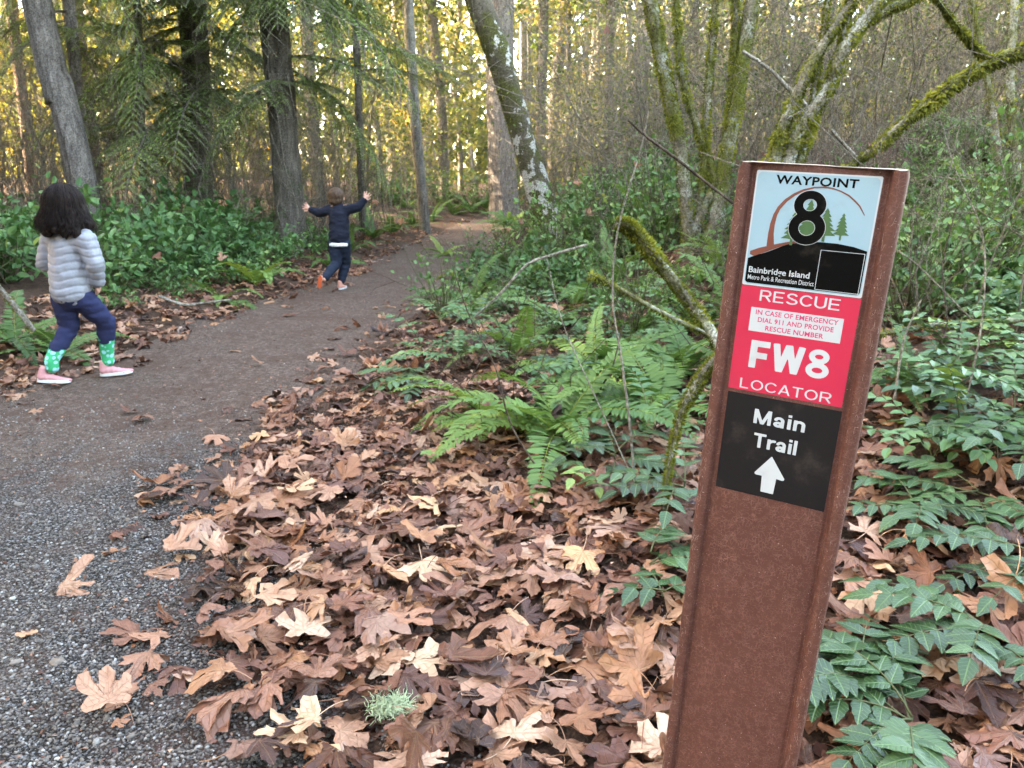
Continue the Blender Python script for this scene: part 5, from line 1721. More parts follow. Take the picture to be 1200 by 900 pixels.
# flat print: shapes are filled from a signed-distance field by marching squares
def fill(fn, x0, x1, y0, y1, h):
    nx, ny = int((x1 - x0) / h) + 2, int((y1 - y0) / h) + 2
    xs_ = x0 + np.arange(nx) * h; ys_ = y0 + np.arange(ny) * h
    Xg, Yg = np.meshgrid(xs_, ys_)
    D = fn(Xg, Yg)
    V, F, key = [], {3: [], 4: [], 5: [], 6: []}, {}

    def vid(p, k):
        if k not in key:
            key[k] = len(V); V.append(p)
        return key[k]
    for r in range(ny - 1):
        run = None
        for c in range(nx - 1):
            cs = [(r, c), (r, c + 1), (r + 1, c + 1), (r + 1, c)]
            ins = [D[a] < 0 for a in cs]
            if all(ins):
                run = c if run is None else run
            if run is not None and (not all(ins) or c == nx - 2):
                e_ = c if not all(ins) else c + 1
                F[4].append([vid((xs_[a], ys_[b]), (b, a)) for a, b in ((run, r), (e_, r), (e_, r + 1), (run, r + 1))])
                run = None
            if any(ins) and not all(ins):
                poly = []
                for k in range(4):
                    a, b = cs[k], cs[(k + 1) % 4]
                    if D[a] < 0:
                        poly.append(vid((Xg[a], Yg[a]), a))
                    if (D[a] < 0) != (D[b] < 0):
                        t = D[a] / (D[a] - D[b])
                        poly.append(vid((Xg[a] + (Xg[b] - Xg[a]) * t, Yg[a] + (Yg[b] - Yg[a]) * t), (min(a, b), max(a, b))))
                if len(poly) in F:
                    F[len(poly)].append(poly)
    return np.array(V), [np.array(f) for f in F.values() if f]


def seg(p, q, t):
    p, q = np.array(p, float), np.array(q, float)
    L = np.linalg.norm(q - p); u = (q - p) / L

    def f(x, y):
        a = (x - p[0]) * u[0] + (y - p[1]) * u[1]; b = -(x - p[0]) * u[1] + (y - p[1]) * u[0]
        return np.maximum(np.maximum(-a, a - L), np.abs(b) - t / 2)
    return f


def arc(cx, cy, rx, ry, a0, a1, t, n=28):
    a = np.radians(np.linspace(a0, a1, n)); pts = np.c_[cx + rx * np.cos(a), cy + ry * np.sin(a)]

    def f(x, y):
        d = np.full(np.shape(x), 1e9)
        for p, q in zip(pts[:-1], pts[1:]):
            w = q - p; h_ = np.clip(((x - p[0]) * w[0] + (y - p[1]) * w[1]) / (w @ w), 0, 1)
            d = np.minimum(d, np.hypot(x - p[0] - h_ * w[0], y - p[1] - h_ * w[1]))
        return d - t / 2
    return f


def poly(pts):
    P = np.array(pts, float)

    def f(x, y):
        d = np.full(np.shape(x), 1e9); ins = np.zeros(np.shape(x), bool)
        for i in range(len(P)):
            p, q = P[i], P[(i + 1) % len(P)]
            w = q - p; h_ = np.clip(((x - p[0]) * w[0] + (y - p[1]) * w[1]) / max(w @ w, 1e-12), 0, 1)
            d = np.minimum(d, np.hypot(x - p[0] - h_ * w[0], y - p[1] - h_ * w[1]))
            if p[1] != q[1]:
                cr = ((p[1] > y) != (q[1] > y)) & (x < (q[0] - p[0]) * (y - p[1]) / (q[1] - p[1]) + p[0])
                ins ^= cr
        return np.where(ins, -d, d)
    return f


def union(*fs):
    return lambda x, y: np.minimum.reduce([f(x, y) for f in fs])


def cut(f, g):
    return lambda x, y: np.maximum(f(x, y), -g(x, y))


def rrect(x0, y0, x1, y1, r):
    cx, cy, hx, hy = (x0 + x1) / 2, (y0 + y1) / 2, (x1 - x0) / 2 - r, (y1 - y0) / 2 - r
    return lambda x, y: np.hypot(np.maximum(np.abs(x - cx) - hx, 0), np.maximum(np.abs(y - cy) - hy, 0)) - r


def glyph(ch, t):
    """cap height 1; returns (field, width)"""
    h = t / 2
    g = {'E': (union(seg((h, 0), (h, 1), t), seg((0, h), (.62, h), t), seg((0, .5), (.57, .5), t), seg((0, 1 - h), (.62, 1 - h), t)), .66),
         'F': (union(seg((h, 0), (h, 1), t), seg((0, .5 - h * .3), (.54, .5 - h * .3), t), seg((0, 1 - h), (.6, 1 - h), t)), .62),
         'L': (union(seg((h, 0), (h, 1), t), seg((0, h), (.56, h), t)), .58),
         'T': (union(seg((.32, 0), (.32, 1), t), seg((0, 1 - h), (.64, 1 - h), t)), .64),
         'O': (arc(.39, .5, .39 - h, .5 - h, 0, 360, t), .78),
         'C': (arc(.39, .5, .39 - h, .5 - h, 42, 318, t), .72),
         'U': (union(seg((h, .3), (h, 1), t), seg((.68 - h, .3), (.68 - h, 1), t), arc(.34, .34, .34 - h, .34 - h, 180, 360, t)), .68),
         'S': (union(arc(.32, .735, .27 - h * .4, .265 - h, 25, 270, t), arc(.32, .265 + h * .0, .30 - h * .4, .265 - h + t * .0 + .0, -155, 90, t)), .64),
         'R': (union(seg((h, 0), (h, 1), t), seg((0, 1 - h), (.42, 1 - h), t), seg((0, .47), (.42, .47), t), arc(.42, .735 - h * .5, .25 - h, .265 - h * .5, -90, 90, t), seg((.36, .47), (.64, 0), t * 1.05)), .68),
         'A': (union(seg((h * .9, 0), (.36, 1), t * .95), seg((.72 - h * .9, 0), (.36, 1), t * .95), seg((.17, .3), (.55, .3), t * .9)), .72),
         'W': (union(seg((h, 1), (.27, 0), t * .95), seg((.27, 0), (.5, 1), t * .95), seg((.5, 1), (.73, 0), t * .95), seg((.73, 0), (1 - h, 1), t * .95)), 1.0),
         'M': (union(seg((h, 0), (h, 1), t), seg((.84 - h, 0), (.84 - h, 1), t), seg((h * 1.1, 1), (.42, 0), t * .95), seg((.84 - h * 1.1, 1), (.42, 0), t * .95)), .84),
         '8': (union(arc(.35, .755, .305 - h * .85, .245 - h * .7, 0, 360, t * .82), arc(.35, .275, .35 - h * .9, .275 - h * .8, 0, 360, t * .85)), .70),
         'a': (union(arc(.27, .47, .25 - h, .25 - h, 10, 165, t), seg((.52 - h, 0), (.52 - h, .5), t), arc(.24, .2, .23 - h, .2 - h, 0, 360, t)), .56),
         'i': (union(seg((h, 0), (h, .72), t), seg((h, .83), (h, 1), t)), t),
         'n': (union(seg((h, 0), (h, .72), t), arc(.28, .46, .27 - h, .26 - h, 0, 170, t), seg((.55 - h, 0), (.55 - h, .48), t)), .56),
         'r': (union(seg((h, 0), (h, .72), t), arc(.34, .38, .34 - h, .34 - h, 85, 170, t)), .36),
         'l': (seg((h, 0), (h, 1), t), t)}
    f, w = g[ch]
    lim = {'M': 1, 'W': 1, 'A': 1}.get(ch)
    if lim:
        f0 = f
        f = lambda x, y: np.maximum(f0(x, y), np.maximum(-y, y - 1))
    return f, w


def stroke_text(txt, t, gap=.1, h=.025, space=.3):
    Vs_, Fs_, x = [], [], 0.0
    parts = []
    for ch in txt:
        if ch == ' ':
            x += space; continue
        f, w = glyph(ch, t)
        V, F = fill(f, -.06, w + .1, -.06, 1.08, h)
        parts.append((np.c_[V[:, 0] + x, V[:, 1], np.zeros(len(V))], F))
        x += w + gap
    V, F, _ = cat_(parts)
    return V, F, x - gap


def font_text(txt, bold=0.0, spacing=1.0):
    c = bpy.data.curves.new('t', 'FONT'); c.body = txt; c.size = 1.0; c.offset = bold; c.space_character = spacing; c.resolution_u = 3
    o = bpy.data.objects.new('t', c); COL.objects.link(o)
    bpy.context.view_layer.update()
    dg = bpy.context.evaluated_depsgraph_get()
    me = bpy.data.meshes.new_from_object(o.evaluated_get(dg))
    V = np.zeros(len(me.vertices) * 3); me.vertices.foreach_get('co', V); V = V.reshape(-1, 3)
    F = [list(p.vertices) for p in me.polygons]
    F3 = np.array([f for f in F if len(f) == 3]); 
    bpy.data.objects.remove(o); bpy.data.curves.remove(c); bpy.data.meshes.remove(me)
    return V, [F3], V[:, 0].max()


def place(V, x0, x1, ytop, ybot, v0=None, v1=None):
    """fit letters into a box in sticker millimetres; returns post-local xz"""
    V = V.copy()
    a0, a1 = V[:, 0].min(), V[:, 0].max()
    b0, b1 = (V[:, 1].min() if v0 is None else v0), (V[:, 1].max() if v1 is None else v1)
    X_ = x0 + (V[:, 0] - a0) / (a1 - a0) * (x1 - x0)
    Z_ = -(ybot + (V[:, 1] - b0) / (b1 - b0) * (ytop - ybot))
    return np.c_[X_, np.zeros(len(V)), Z_] * MMs


def flatmesh(name, V, F, mat, parent, lift, label=None):
    V = V.copy(); V[:, 1] = -lift * MMs
    me = mesh(name, V, F, mat, smooth=False)
    return obj(name, me, parent, label=label)


def plate(name, mat, y0, y1, label, x0=0.0, x1=76.0, r=.3, th=.35):
    f = rrect(x0, y0, x1, y1, r)
    a = []
    for cx, cy, s in ((x1 - r, y0 + r, -90), (x1 - r, y1 - r, 0), (x0 + r, y1 - r, 90), (x0 + r, y0 + r, 180)):
        for k in range(6):
            t = R(s + 18 * k); a.append((cx + r * math.cos(t), cy + r * math.sin(t)))
    a = np.array(a); n = len(a)
    V = np.vstack([np.c_[a[:, 0], np.full(n, -th), -a[:, 1]], np.c_[a[:, 0], np.full(n, -.02), -a[:, 1]]]) * MMs
    i = np.arange(n); j = (i + 1) % n
    me = mesh(name, V, [i[::-1][None], np.c_[i, j, n + j, n + i]], mat, smooth=False)
    return obj(name, me, post, (0, 0, ZT), label=label)


# upper sticker
s1 = plate('sticker', MAT['white'], 0, 75.7, 'pale blue waypoint sticker with a large black 8', r=1.2)
L1 = .38
V, F = fill(rrect(1.0, 1.0, 75.0, 74.8, 3.0), .5, 75.5, .5, 75.3, .5)
flatmesh('sticker_field', np.c_[V[:, 0], 0 * V[:, 0], -V[:, 1]] * MMs, F, MAT['pale_blue'], s1, L1)


def shape(name, fn, box, h, mat, parent, lift, label=None):
    V, F = fill(fn, *box, h)
    return flatmesh(name, np.c_[V[:, 0], 0 * V[:, 0], -V[:, 1]] * MMs, F, mat, parent, lift, label)


def hill_y(x):
    return np.interp(x, [1, 8, 16, 26, 36, 46, 56, 66, 75], [54.6, 51.3, 48.6, 45.6, 43.6, 42.7, 42.7, 43.8, 46.0])


shape('hill_emblem', lambda x, y: np.maximum(rrect(1.6, 30, 74.4, 74.0, 2.2)(x, y), hill_y(x) + np.where(x < 30, .0 + 3.2 * (1 - sstep(10, 30, x)), 0) - y), (1, 75, 42, 74.6), .4, MAT['ink'], s1, L1 + .05)
shape('ground_emblem', lambda x, y: np.maximum(np.maximum(hill_y(x) - 1.2 - y, y - hill_y(x) - .3 - 3.0 * (1 - sstep(6, 30, x)) * sstep(1, 6, x)), np.maximum(2.5 - x, x - 33)), (2, 34, 42, 56), .4, MAT['brownink'], s1, L1 + .1)
# the brown arch: a crescent that thins to the right
outer = [(12.6, 48.5), (12.6, 40), (13.0, 33.5), (14.2, 27.5), (16.2, 22.6), (20, 17.5), (25, 13.4), (30.5, 10.4), (37, 8.5), (43, 8.0), (48, 8.4), (53, 9.8), (58.5, 12.2), (62.5, 15.2), (65.8, 18.2), (69.6, 24.2)]
inner = [(69.0, 24.0), (65.0, 18.7), (61.8, 15.9), (58, 13.0), (52.8, 10.6), (48, 9.2), (43, 8.9), (37.2, 9.5), (31.2, 11.6), (26.0, 14.8), (21.5, 19), (18.0, 24), (16.6, 28.3), (16.0, 34), (16.1, 40), (17.4, 47.5)]
shape('arch_emblem', poly(outer + inner), (11, 71, 6, 50), .35, MAT['brownink'], s1, L1 + .15)


def tree_poly(cx, top, bot, half, seed):
    r_ = np.random.default_rng(seed); n = 6
    Lp, Rp = [], []
    for i in range(n):
        y = top + (bot - top) * (i + 1) / n
        w = half * ((i + 1) / n) ** .8 * r_.uniform(.85, 1.1)
        Rp += [(cx + w, y - r_.uniform(0, .6)), (cx + w * .5, y - .3)]
        w = half * ((i + 1) / n) ** .8 * r_.uniform(.85, 1.1)
        Lp += [(cx - w, y - r_.uniform(0, .6)), (cx - w * .5, y - .3)]
    return poly([(cx, top)] + Rp + [(cx + half * .12, bot), (cx + half * .12, bot + (bot - top) * .22), (cx - half * .12, bot + (bot - top) * .22), (cx - half * .12, bot)] + Lp[::-1])


for (cx, tp, bt, hf, sd_) in [(57.2, 23.4, 37.4, 5.0, 1), (47.2, 21.0, 38.4, 7.4, 2), (36.8, 16.5, 40.5, 9.0, 3), (27.8, 25.0, 42.6, 7.0, 4)]:
    shape('tree_emblem', tree_poly(cx, tp, bt, hf, sd_), (cx - hf * 1.3, cx + hf * 1.3, tp - 1, bt + 6), .3, MAT['greenink'], s1, L1 + .2 + .02 * sd_)
eight = lambda g: union(lambda x, y: np.abs(np.hypot((x - 36.1) / 9.8, (y - 20.0) / 9.0) - .71) * 9.4 - (2.75 + g), lambda x, y: np.abs(np.hypot((x - 36.2) / 11.2, (y - 34.6) / 10.6) - .73) * 10.9 - (3.0 + g))
shape('number_outline', eight(.28), (23, 50, 8, 48), .3, MAT['white'], s1, L1 + .32)
shape('number', eight(0), (23, 50, 8, 48), .3, MAT['ink'], s1, L1 + .36)
V, F, w = font_text('WAYPOINT', .028, 1.06)
flatmesh('lettering', place(V, 12.8, 62.8, 2.4, 8.0), F, MAT['ink'], s1, L1 + .1)
V, F, w = font_text('Bainbridge Island', .018)
flatmesh('lettering', place(V, 3.2, 42.6, 62.9, 68.2), F, MAT['white'], s1, L1 + .12)
V, F, w = font_text('Metro Park & Recreation District', .006)
flatmesh('lettering', place(V, 3.2, 46.0, 68.4, 71.6), F, MAT['white'], s1, L1 + .12)
shape('square_outline', cut(rrect(46.9, 47.5, 73.6, 73.5, .3), rrect(47.25, 47.85, 73.25, 73.15, .3)), (46, 75, 47, 74), .18, MAT['white'], s1, L1 + .12)
shape('dark_square', rrect(47.5, 48.1, 73.0, 72.9, .2), (47, 74, 47, 74), .6, MAT['ink'], s1, L1 + .12)

# middle sticker
s2 = plate('sticker', MAT['red'], 76.15, 150.0, 'red rescue sticker with the locator code FW8', r=.4, th=.3)
B2 = 76.15
V, F, w = stroke_text('RESCUE', .125, .12, .025)
flatmesh('lettering', place(V, 12.9, 64.0, B2 + 1.8, B2 + 9.3, 0, 1), F, MAT['white'], s2, .34)
shape('white_panel', rrect(8.1, B2 + 13.9, 67.9, B2 + 31.0, .1), (7, 69, B2 + 13, B2 + 32), .8, MAT['white'], s2, .34)
for txt, x0, x1, y0 in [('IN CASE OF EMERGENCY', 11.8, 65.0, 15.5), ('DIAL 911 AND PROVIDE', 13.8, 62.8, 20.6), ('RESCUE NUMBER', 19.5, 57.2, 25.9)]:
    V, F, w = font_text(txt, .022, 1.05)
    flatmesh('lettering', place(V, x0, x1, B2 + y0, B2 + y0 + 3.3, 0.0), F, MAT['redink'], s2, .38)
V, F, w = stroke_text('FW8', .215, .06, .025)
flatmesh('lettering', place(V, 11.7, 64.2, B2 + 37.0, B2 + 56.6, 0, 1), F, MAT['white'], s2, .34)
V, F, w = stroke_text('LOCATOR', .115, .12, .025)
flatmesh('lettering', place(V, 7.7, 68.7, B2 + 65.2, B2 + 72.4, 0, 1), F, MAT['white'], s2, .34)

# lower sticker
s3 = plate('sticker', MAT['black'], 152.6, 227.2, 'black sticker reading Main Trail with a white arrow', x0=.4, x1=76.8, r=.4)
B3 = 152.6
V, F, w = stroke_text('Main', .17, .11, .025)
flatmesh('lettering', place(V, 20.6, 55.4, B3 + 9.4, B3 + 20.0, 0, 1), F, MAT['white'], s3, .39)
V, F, w = stroke_text('Trail', .17, .09, .025)
flatmesh('lettering', place(V, 22.6, 52.3, B3 + 27.0, B3 + 37.7, 0, 1), F, MAT['white'], s3, .39)
arrow = union(poly([(36.8, 42.6), (47.2, 57.2), (46.9, 58.2), (46.0, 58.5), (41.8, 58.0), (41.2, 70.2), (32.8, 70.2), (32.2, 58.0), (28.0, 58.0), (27.0, 57.6), (26.9, 56.8)]))
shape('arrow', lambda x, y: arrow(x, y - B3) - .25, (25, 49, B3 + 41, B3 + 72), .4, MAT['white'], s3, .39)
# ------------------------------------------------------------------ people
VI, FI = ico(2)


def ell(c, r, rot=None):
    V = VI * np.asarray(r, float)
    if rot is not None:
        V = V @ np.array(Matrix.Rotation(rot[1], 3, rot[0])).T
    return V + np.asarray(c, float), FI


def limb(pts, rad, sx=1.0):
    """tapered chain of overlapping balls"""
    out = []
    for (p, q, a, b) in zip(pts[:-1], pts[1:], rad[:-1], rad[1:]):
        p, q = np.asarray(p, float), np.asarray(q, float)
        m = max(2, int(np.linalg.norm(q - p) / (min(a, b) * .4)))
        for t in np.linspace(0, 1, m + 1):
            r = a + (b - a) * t
            out.append((VI * r + p + (q - p) * t, FI))
    return out


def remesh(name, parts, voxel, mat, parent, smooth=4, fn=None, mats=None):
    V, F, _ = cat_(parts)
    o = bpy.data.objects.new('tmp', mesh('tmp', V, F)); COL.objects.link(o)
    m = o.modifiers.new('r', 'REMESH'); m.mode = 'VOXEL'; m.voxel_size = voxel; m.use_smooth_shade = True
    s = o.modifiers.new('s', 'SMOOTH'); s.iterations = smooth; s.factor = .5
    bpy.context.view_layer.update()
    me = bpy.data.meshes.new_from_object(o.evaluated_get(bpy.context.evaluated_depsgraph_get()))
    old = o.data
    bpy.data.objects.remove(o); bpy.data.meshes.remove(old)
    n = len(me.vertices)
    co = np.zeros(n * 3); me.vertices.foreach_get('co', co); co = co.reshape(-1, 3)
    nr = np.zeros(n * 3); me.vertices.foreach_get('normal', nr); nr = nr.reshape(-1, 3)
    if fn is not None:
        co = fn(co, nr)
        me.vertices.foreach_set('co', np.ascontiguousarray(co, dtype=np.float32).ravel())
    me.name = name
    me.materials.clear()
    me.materials.append(mat)
    me.polygons.foreach_set('use_smooth', np.ones(len(me.polygons), dtype=bool))
    me.update()
    return obj(name, me, parent)


MAT['skin'] = plain('skin', (.56, .30, .22), .55, .35, .1, 40)
def hair_mat(name, a, b):
    m = M(name)
    co = m.coord('Object', (60, 60, 6))
    f = m.noise(2.0, 4, .6, vec=co)
    m.bump(f, .7, .01)
    return m.fin(m.ramp(f, [(.3, a), (.7, b)]), .55, .15)
MAT['hair'] = hair_mat('dark_brown_hair', (.005, .0035, .0035), (.028, .016, .013))
MAT['hair2'] = hair_mat('short_brown_hair', (.035, .02, .013), (.115, .07, .046))
def cloth(name, c, rough=.8, sc=60, amp=.35, spec=.2):
    m = M(name)
    co = m.coord('Object')
    f = m.noise(sc, 4, .6, vec=co); g = m.noise(14, 3, .6, vec=co)
    m.bump(m.math('ADD', m.math('MULTIPLY', g, 1.0), m.math('MULTIPLY', f, .2)), amp, .02)
    return m.fin(m.mix(f, tuple(x * .85 for x in c), tuple(x * 1.12 for x in c)), rough, spec)
MAT['puff'] = cloth('silver_lilac_nylon', (.255, .26, .30), .42, 40, .3, .4)
MAT['navy'] = cloth('navy_jersey', (.022, .027, .075), .85)
MAT['jeans'] = cloth('dark_denim', (.014, .02, .036), .85)
MAT['fleece'] = cloth('dark_navy_fleece', (.010, .012, .022), .9)
MAT['shirt'] = plain('white_cotton', (.75, .76, .78), .8)
MAT['sole'] = plain('white_rubber', (.72, .70, .68), .6)
MAT['pink'+'shoe'] = plain('pink_mesh', (.58, .27, .28), .7, .3, .2, 80)
MAT['orange'] = plain('orange_rubber', (.55, .10, .035), .6)
MAT['peach'] = plain('peach_mesh', (.66, .30, .22), .7)
MAT['eye'] = plain('eye', (.02, .015, .012), .2)
MAT['lip'] = plain('lip', (.40, .14, .12), .5)


def sock_mat():
    m = M('green_spotted_knit')
    v = m.n('TexVoronoi', {'Scale': 30.0, 'Randomness': .8}); m.t.links.new(m.coord(), v.inputs['Vector'])
    f = m.mask(v.outputs['Distance'], .48, .38)
    return m.fin(m.mix(f, (.03, .40, .17, 1), (.32, .66, .72, 1)), .85, .2)


MAT['sock'] = sock_mat()


def hand(w, d, up, s, curl, side):
    """open hand from wrist w along d; up = the back of the hand"""
    w, d, up = np.asarray(w, float), unit(d), unit(up)
    lat = unit(np.cross(d, up)) * side; up = np.cross(lat, d) * side
    P = [ell(w + d * .03 * s, (.022 * s, .022 * s, .022 * s))]
    P += limb([w, w + d * .055 * s + lat * .012 * s], [.017 * s, .016 * s]) + limb([w, w + d * .055 * s - lat * .014 * s], [.017 * s, .016 * s])
    for k, (o, L) in enumerate([(.026, .048), (.009, .058), (-.009, .055), (-.026, .044)]):
        b = w + d * .058 * s + lat * o * s
        dd = unit(d + lat * o * 20 * (1 - curl))
        m = b + (dd * (1 - curl * .3) - up * curl * .7) * L * .5 * s
        e = m + (dd * (1 - curl) - up * curl) * L * .5 * s
        P += limb([b, m, e], [.0082 * s, .0075 * s, .0062 * s])
    b = w + d * .018 * s + lat * .02 * s
    m = b + unit(d * .6 + lat * .9) * .028 * s
    P += limb([b, m, m + unit(d * .9 + lat * (.5 - curl)) * .026 * s], [.011 * s, .0095 * s, .0075 * s])
    return P


def shoe(parent, heel, toe, up, L, mats, lift=0.0, sole_face=False, label=None):
    """shoe as upper + sole; heel/toe on the sole line"""
    heel, toe = np.asarray(heel, float), np.asarray(toe, float)
    f = unit(toe - heel); up = unit(np.asarray(up, float) - f * np.dot(up, f)); lat = np.cross(f, up)
    B = np.array([f, lat, up]).T

    def loc(a):
        return heel + B @ np.asarray(a, float)
    w = L * .19
    P = []
    for t, r, z in [(.12, .16, .26), (.25, .17, .24), (.4, .165, .22), (.55, .165, .17), (.7, .17, .13), (.83, .155, .11), (.92, .12, .10)]:
        P.append(((VI * np.array([.14, r * 1.0, z * .62]) * L) @ B.T + loc((t * L, 0, z * .62 * L + .02 * L)), FI))
    P += limb([loc((.14 * L, 0, .2 * L)), loc((.16 * L, 0, .42 * L))], [.15 * L, .135 * L])
    up_ = remesh('shoe', P, .006, mats[0], parent, 3)
    # sole: outline extruded
    n = 22
    a = np.arange(n) / n * 2 * np.pi
    ox = .5 + .52 * np.cos(a); wy = .185 * np.sin(a) * (1 + .12 * np.cos(a)) * (1 - .18 * np.exp(-((ox - .45) / .15) ** 2))
    rock = .05 * np.clip(ox - .7, 0, 1) ** 1.2 * 2
    lower = np.stack([ox * L, wy * L, (rock - .02) * L], -1); upper = np.stack([ox * L * 1.0, wy * L * 1.04, (rock + .09) * L], -1)
    V = np.vstack([lower, upper, [[.5 * L, 0, -.02 * L]], [[.5 * L, 0, .09 * L]]])
    i = np.arange(n); j = (i + 1) % n
    F = [np.c_[i, j, n + j, n + i], np.vstack([np.c_[j, i, np.full(n, 2 * n)], np.c_[n + i, n + j, np.full(n, 2 * n + 1)]])]
    obj('sole', mesh('sole', V @ B.T + heel, F, mats[1], smooth=False), up_)
    return up_


def head_parts(c, r, fwd, tilt=0.0):
    """skull, jaw, nose, ears in one list; fwd = facing"""
    f = unit(np.array([fwd[0], fwd[1], 0.0])); s = np.array([-f[1], f[0], 0])
    c = np.asarray(c, float)
    P = [ell(c + np.array([0, 0, .012]), (r * .97, r * .97, r * 1.05)), ell(c + f * r * .22 - np.array([0, 0, r * .45]), (r * .72, r * .72, r * .72)),
         ell(c + f * r * 1.0 - np.array([0, 0, r * .12]), (r * .13, r * .13, r * .16))]
    for sd in (-1, 1):
        P.append(ell(c + s * sd * r * .97 - np.array([0, 0, r * .1]), (r * .14, r * .14, r * .24)))
    return P


def face(parent, c, r, fwd):
    f = unit(np.array([fwd[0], fwd[1], 0.0])); s = np.array([-f[1], f[0], 0]); c = np.asarray(c, float)
    for sd in (-1, 1):
        V, F = ell(c + f * r * .88 + s * sd * r * .36 + np.array([0, 0, r * .05]), (r * .13, r * .13, r * .1))
        obj('eye', mesh('eye', V, F, MAT['eye']), parent)
    V, F = ell(c + f * r * .87 - np.array([0, 0, r * .52]), (r * .2, r * .2, r * .06))
    obj('mouth', mesh('mouth', V, F, MAT['lip']), parent)


# --- child in the pale jacket, walking away to the right
g = flat(86.7, 452)
zg = float(ground_h(g[0], g[1])) + .012
D1 = g[1]


def q1(X, Yd, Za):
    """apparent height in the picture plane -> real height at depth offset Yd"""
    return np.array([X + .135 * Za, Yd, Za - Yd * (1.2 - Za) / D1])


p1 = thing('person', 'child in a pale quilted jacket, navy leggings and green socks walking away', 'person', (g[0], g[1], zg), 0, None, .96)
FW = unit(np.array([.62, .78, 0]))
hd = q1(-.040, .02, 1.065)
shL, shR = q1(-.135, .03, .885), q1(.095, -.03, .885)
elL, wrL = q1(-.185, .05, .745), q1(-.11, .17, .70)
elR, wrR = q1(.150, -.03, .745), q1(.135, .03, .625)
chest, waist, hip = q1(-.02, .02, .82), q1(-.015, .01, .68), q1(-.005, .0, .555)
hL, hR = q1(-.055, .01, .53), q1(.055, .01, .53)
knL, anL = q1(-.045, .04, .365), q1(-.105, -.05, .145)
knR, anR = q1(.135, .12, .39), q1(.118, .17, .185)
body_parts = head_parts(hd, .088, FW) + limb([hd - np.array([0, 0, .07]), (shL + shR) / 2], [.045, .045]) + \
    limb([chest + np.array([0, 0, .03]), waist, hip], [.08, .07, .056]) + limb([shL, shR], [.05, .05]) + \
    limb([shL, elL, wrL], [.042, .034, .026]) + limb([shR, elR, wrR], [.042, .034, .026]) + hand(wrL, wrL - elL, (0, -.3, 1), .8, .6, 1) + hand(wrR, unit(wrR - elR), (1, .2, .3), .9, .75, 1) + \
    limb([hip, hL, knL, anL], [.056, .054, .040, .028]) + limb([hip, hR, knR, anR], [.056, .054, .040, .028])
remesh('body', body_parts, .009, MAT['skin'], p1, 2)
face(p1, hd, .088, FW)


def quilt(co, nr):
    z = co[:, 2]
    ph = (z + .018 * co[:, 0] + .01 * np.sin(co[:, 0] * 30)) / .047
    b = sstep(0, .22, np.abs((ph % 1.0) - .5) * -1 + .5)
    pl = .35 * vnoise(co[:, 0] * 30, co[:, 1] * 30, z * 18)
    return co + nr * (.0048 * (b - .6) + .010 * pl)[:, None]


jp = limb([chest + np.array([0, 0, .06]), chest, waist, hip + np.array([0, 0, .03])], [.085, .115, .118, .115]) + limb([shL, chest, shR], [.06, .085, .06]) + \
    limb([shL, elL, elL * .25 + wrL * .75], [.062, .056, .044]) + limb([shR, elR, wrR * .9 + elR * .1], [.062, .054, .042]) + limb([(shL + shR) / 2 + np.array([0, 0, .0]), (shL + shR) / 2 + np.array([0, 0, .035])], [.07, .058])
remesh('jacket', jp, .007, MAT['puff'], p1, 5, quilt)


def folds(a):
    def f(co, nr):
        return co + nr * (a * (vnoise(co[:, 0] * 14, co[:, 1] * 14, co[:, 2] * 34) + .6 * vnoise(co[:, 0] * 28 + 9, co[:, 1] * 28, co[:, 2] * 60)))[:, None]
    return f


lp = limb([hip + np.array([0, 0, .05]), hip], [.095, .098]) + limb([hip, hL, knL, knL * .35 + anL * .65], [.088, .078, .058, .047]) + limb([hip, hR, knR, knR * .45 + anR * .55], [.088, .078, .058, .048])
remesh('leggings', lp, .007, MAT['navy'], p1, 4, folds(.006))
for kn, an, t in ((knL, anL, .62), (knR, anR, .5)):
    remesh('sock', limb([kn * (1 - t) + an * t, an, an * 1.0 + np.array([0, 0, -.04])], [.047, .040, .038]), .006, MAT['sock'], p1, 3)
fd = unit(np.array([.9, .32, 0]))
hz = anL * 1.0
shoe(p1, np.array([anL[0] - .085, anL[1] - .03, .035]), np.array([anL[0] - .085, anL[1] - .03, .035]) + unit(np.array([.85, .42, -.14])) * .17, (0, 0, 1), .175, (MAT['pinkshoe'], MAT['sole']))
shoe(p1, np.array([anR[0] - .05, anR[1] - .02, .012]), np.array([anR[0] - .05, anR[1] - .02, .012]) + unit(np.array([.93, .34, .03])) * .18, (0, 0, 1), .185, (MAT['pinkshoe'], MAT['sole']))


def hairfn(co, nr):
    a = np.arctan2(co[:, 1] - hd[1], co[:, 0] - hd[0])
    dz = np.clip(hd[2] + .06 - co[:, 2], 0, .3)
    w = vnoise(np.cos(a) * 7, np.sin(a) * 7, co[:, 2] * 5) + .6 * vnoise(np.cos(a) * 17, np.sin(a) * 17 + 4, co[:, 2] * 8)
    return co + nr * ((.004 + .07 * dz) * w)[:, None]


bk = -FW
hp = [ell(hd + np.array([0, 0, .02]) + bk * .012, (.108, .108, .112))]
for i in range(15):
    a = math.atan2(bk[1], bk[0]) + (i - 7) * .30
    d = np.array([math.cos(a), math.sin(a), 0])
    ln = .125 + .025 * math.sin(i * 2.1) + .012 * math.sin(i * 5.3)
    hp += limb([hd + d * .075 + np.array([0, 0, .03]), hd + d * .098 - np.array([0, 0, .05]), hd + d * .105 - np.array([0, 0, .10]), hd + d * (.118 + .012 * math.sin(i * 3.7)) - np.array([0, 0, ln])], [.036, .036, .036, .026])
hr = remesh('hair', hp, .006, MAT['hair'], p1, 4, hairfn)
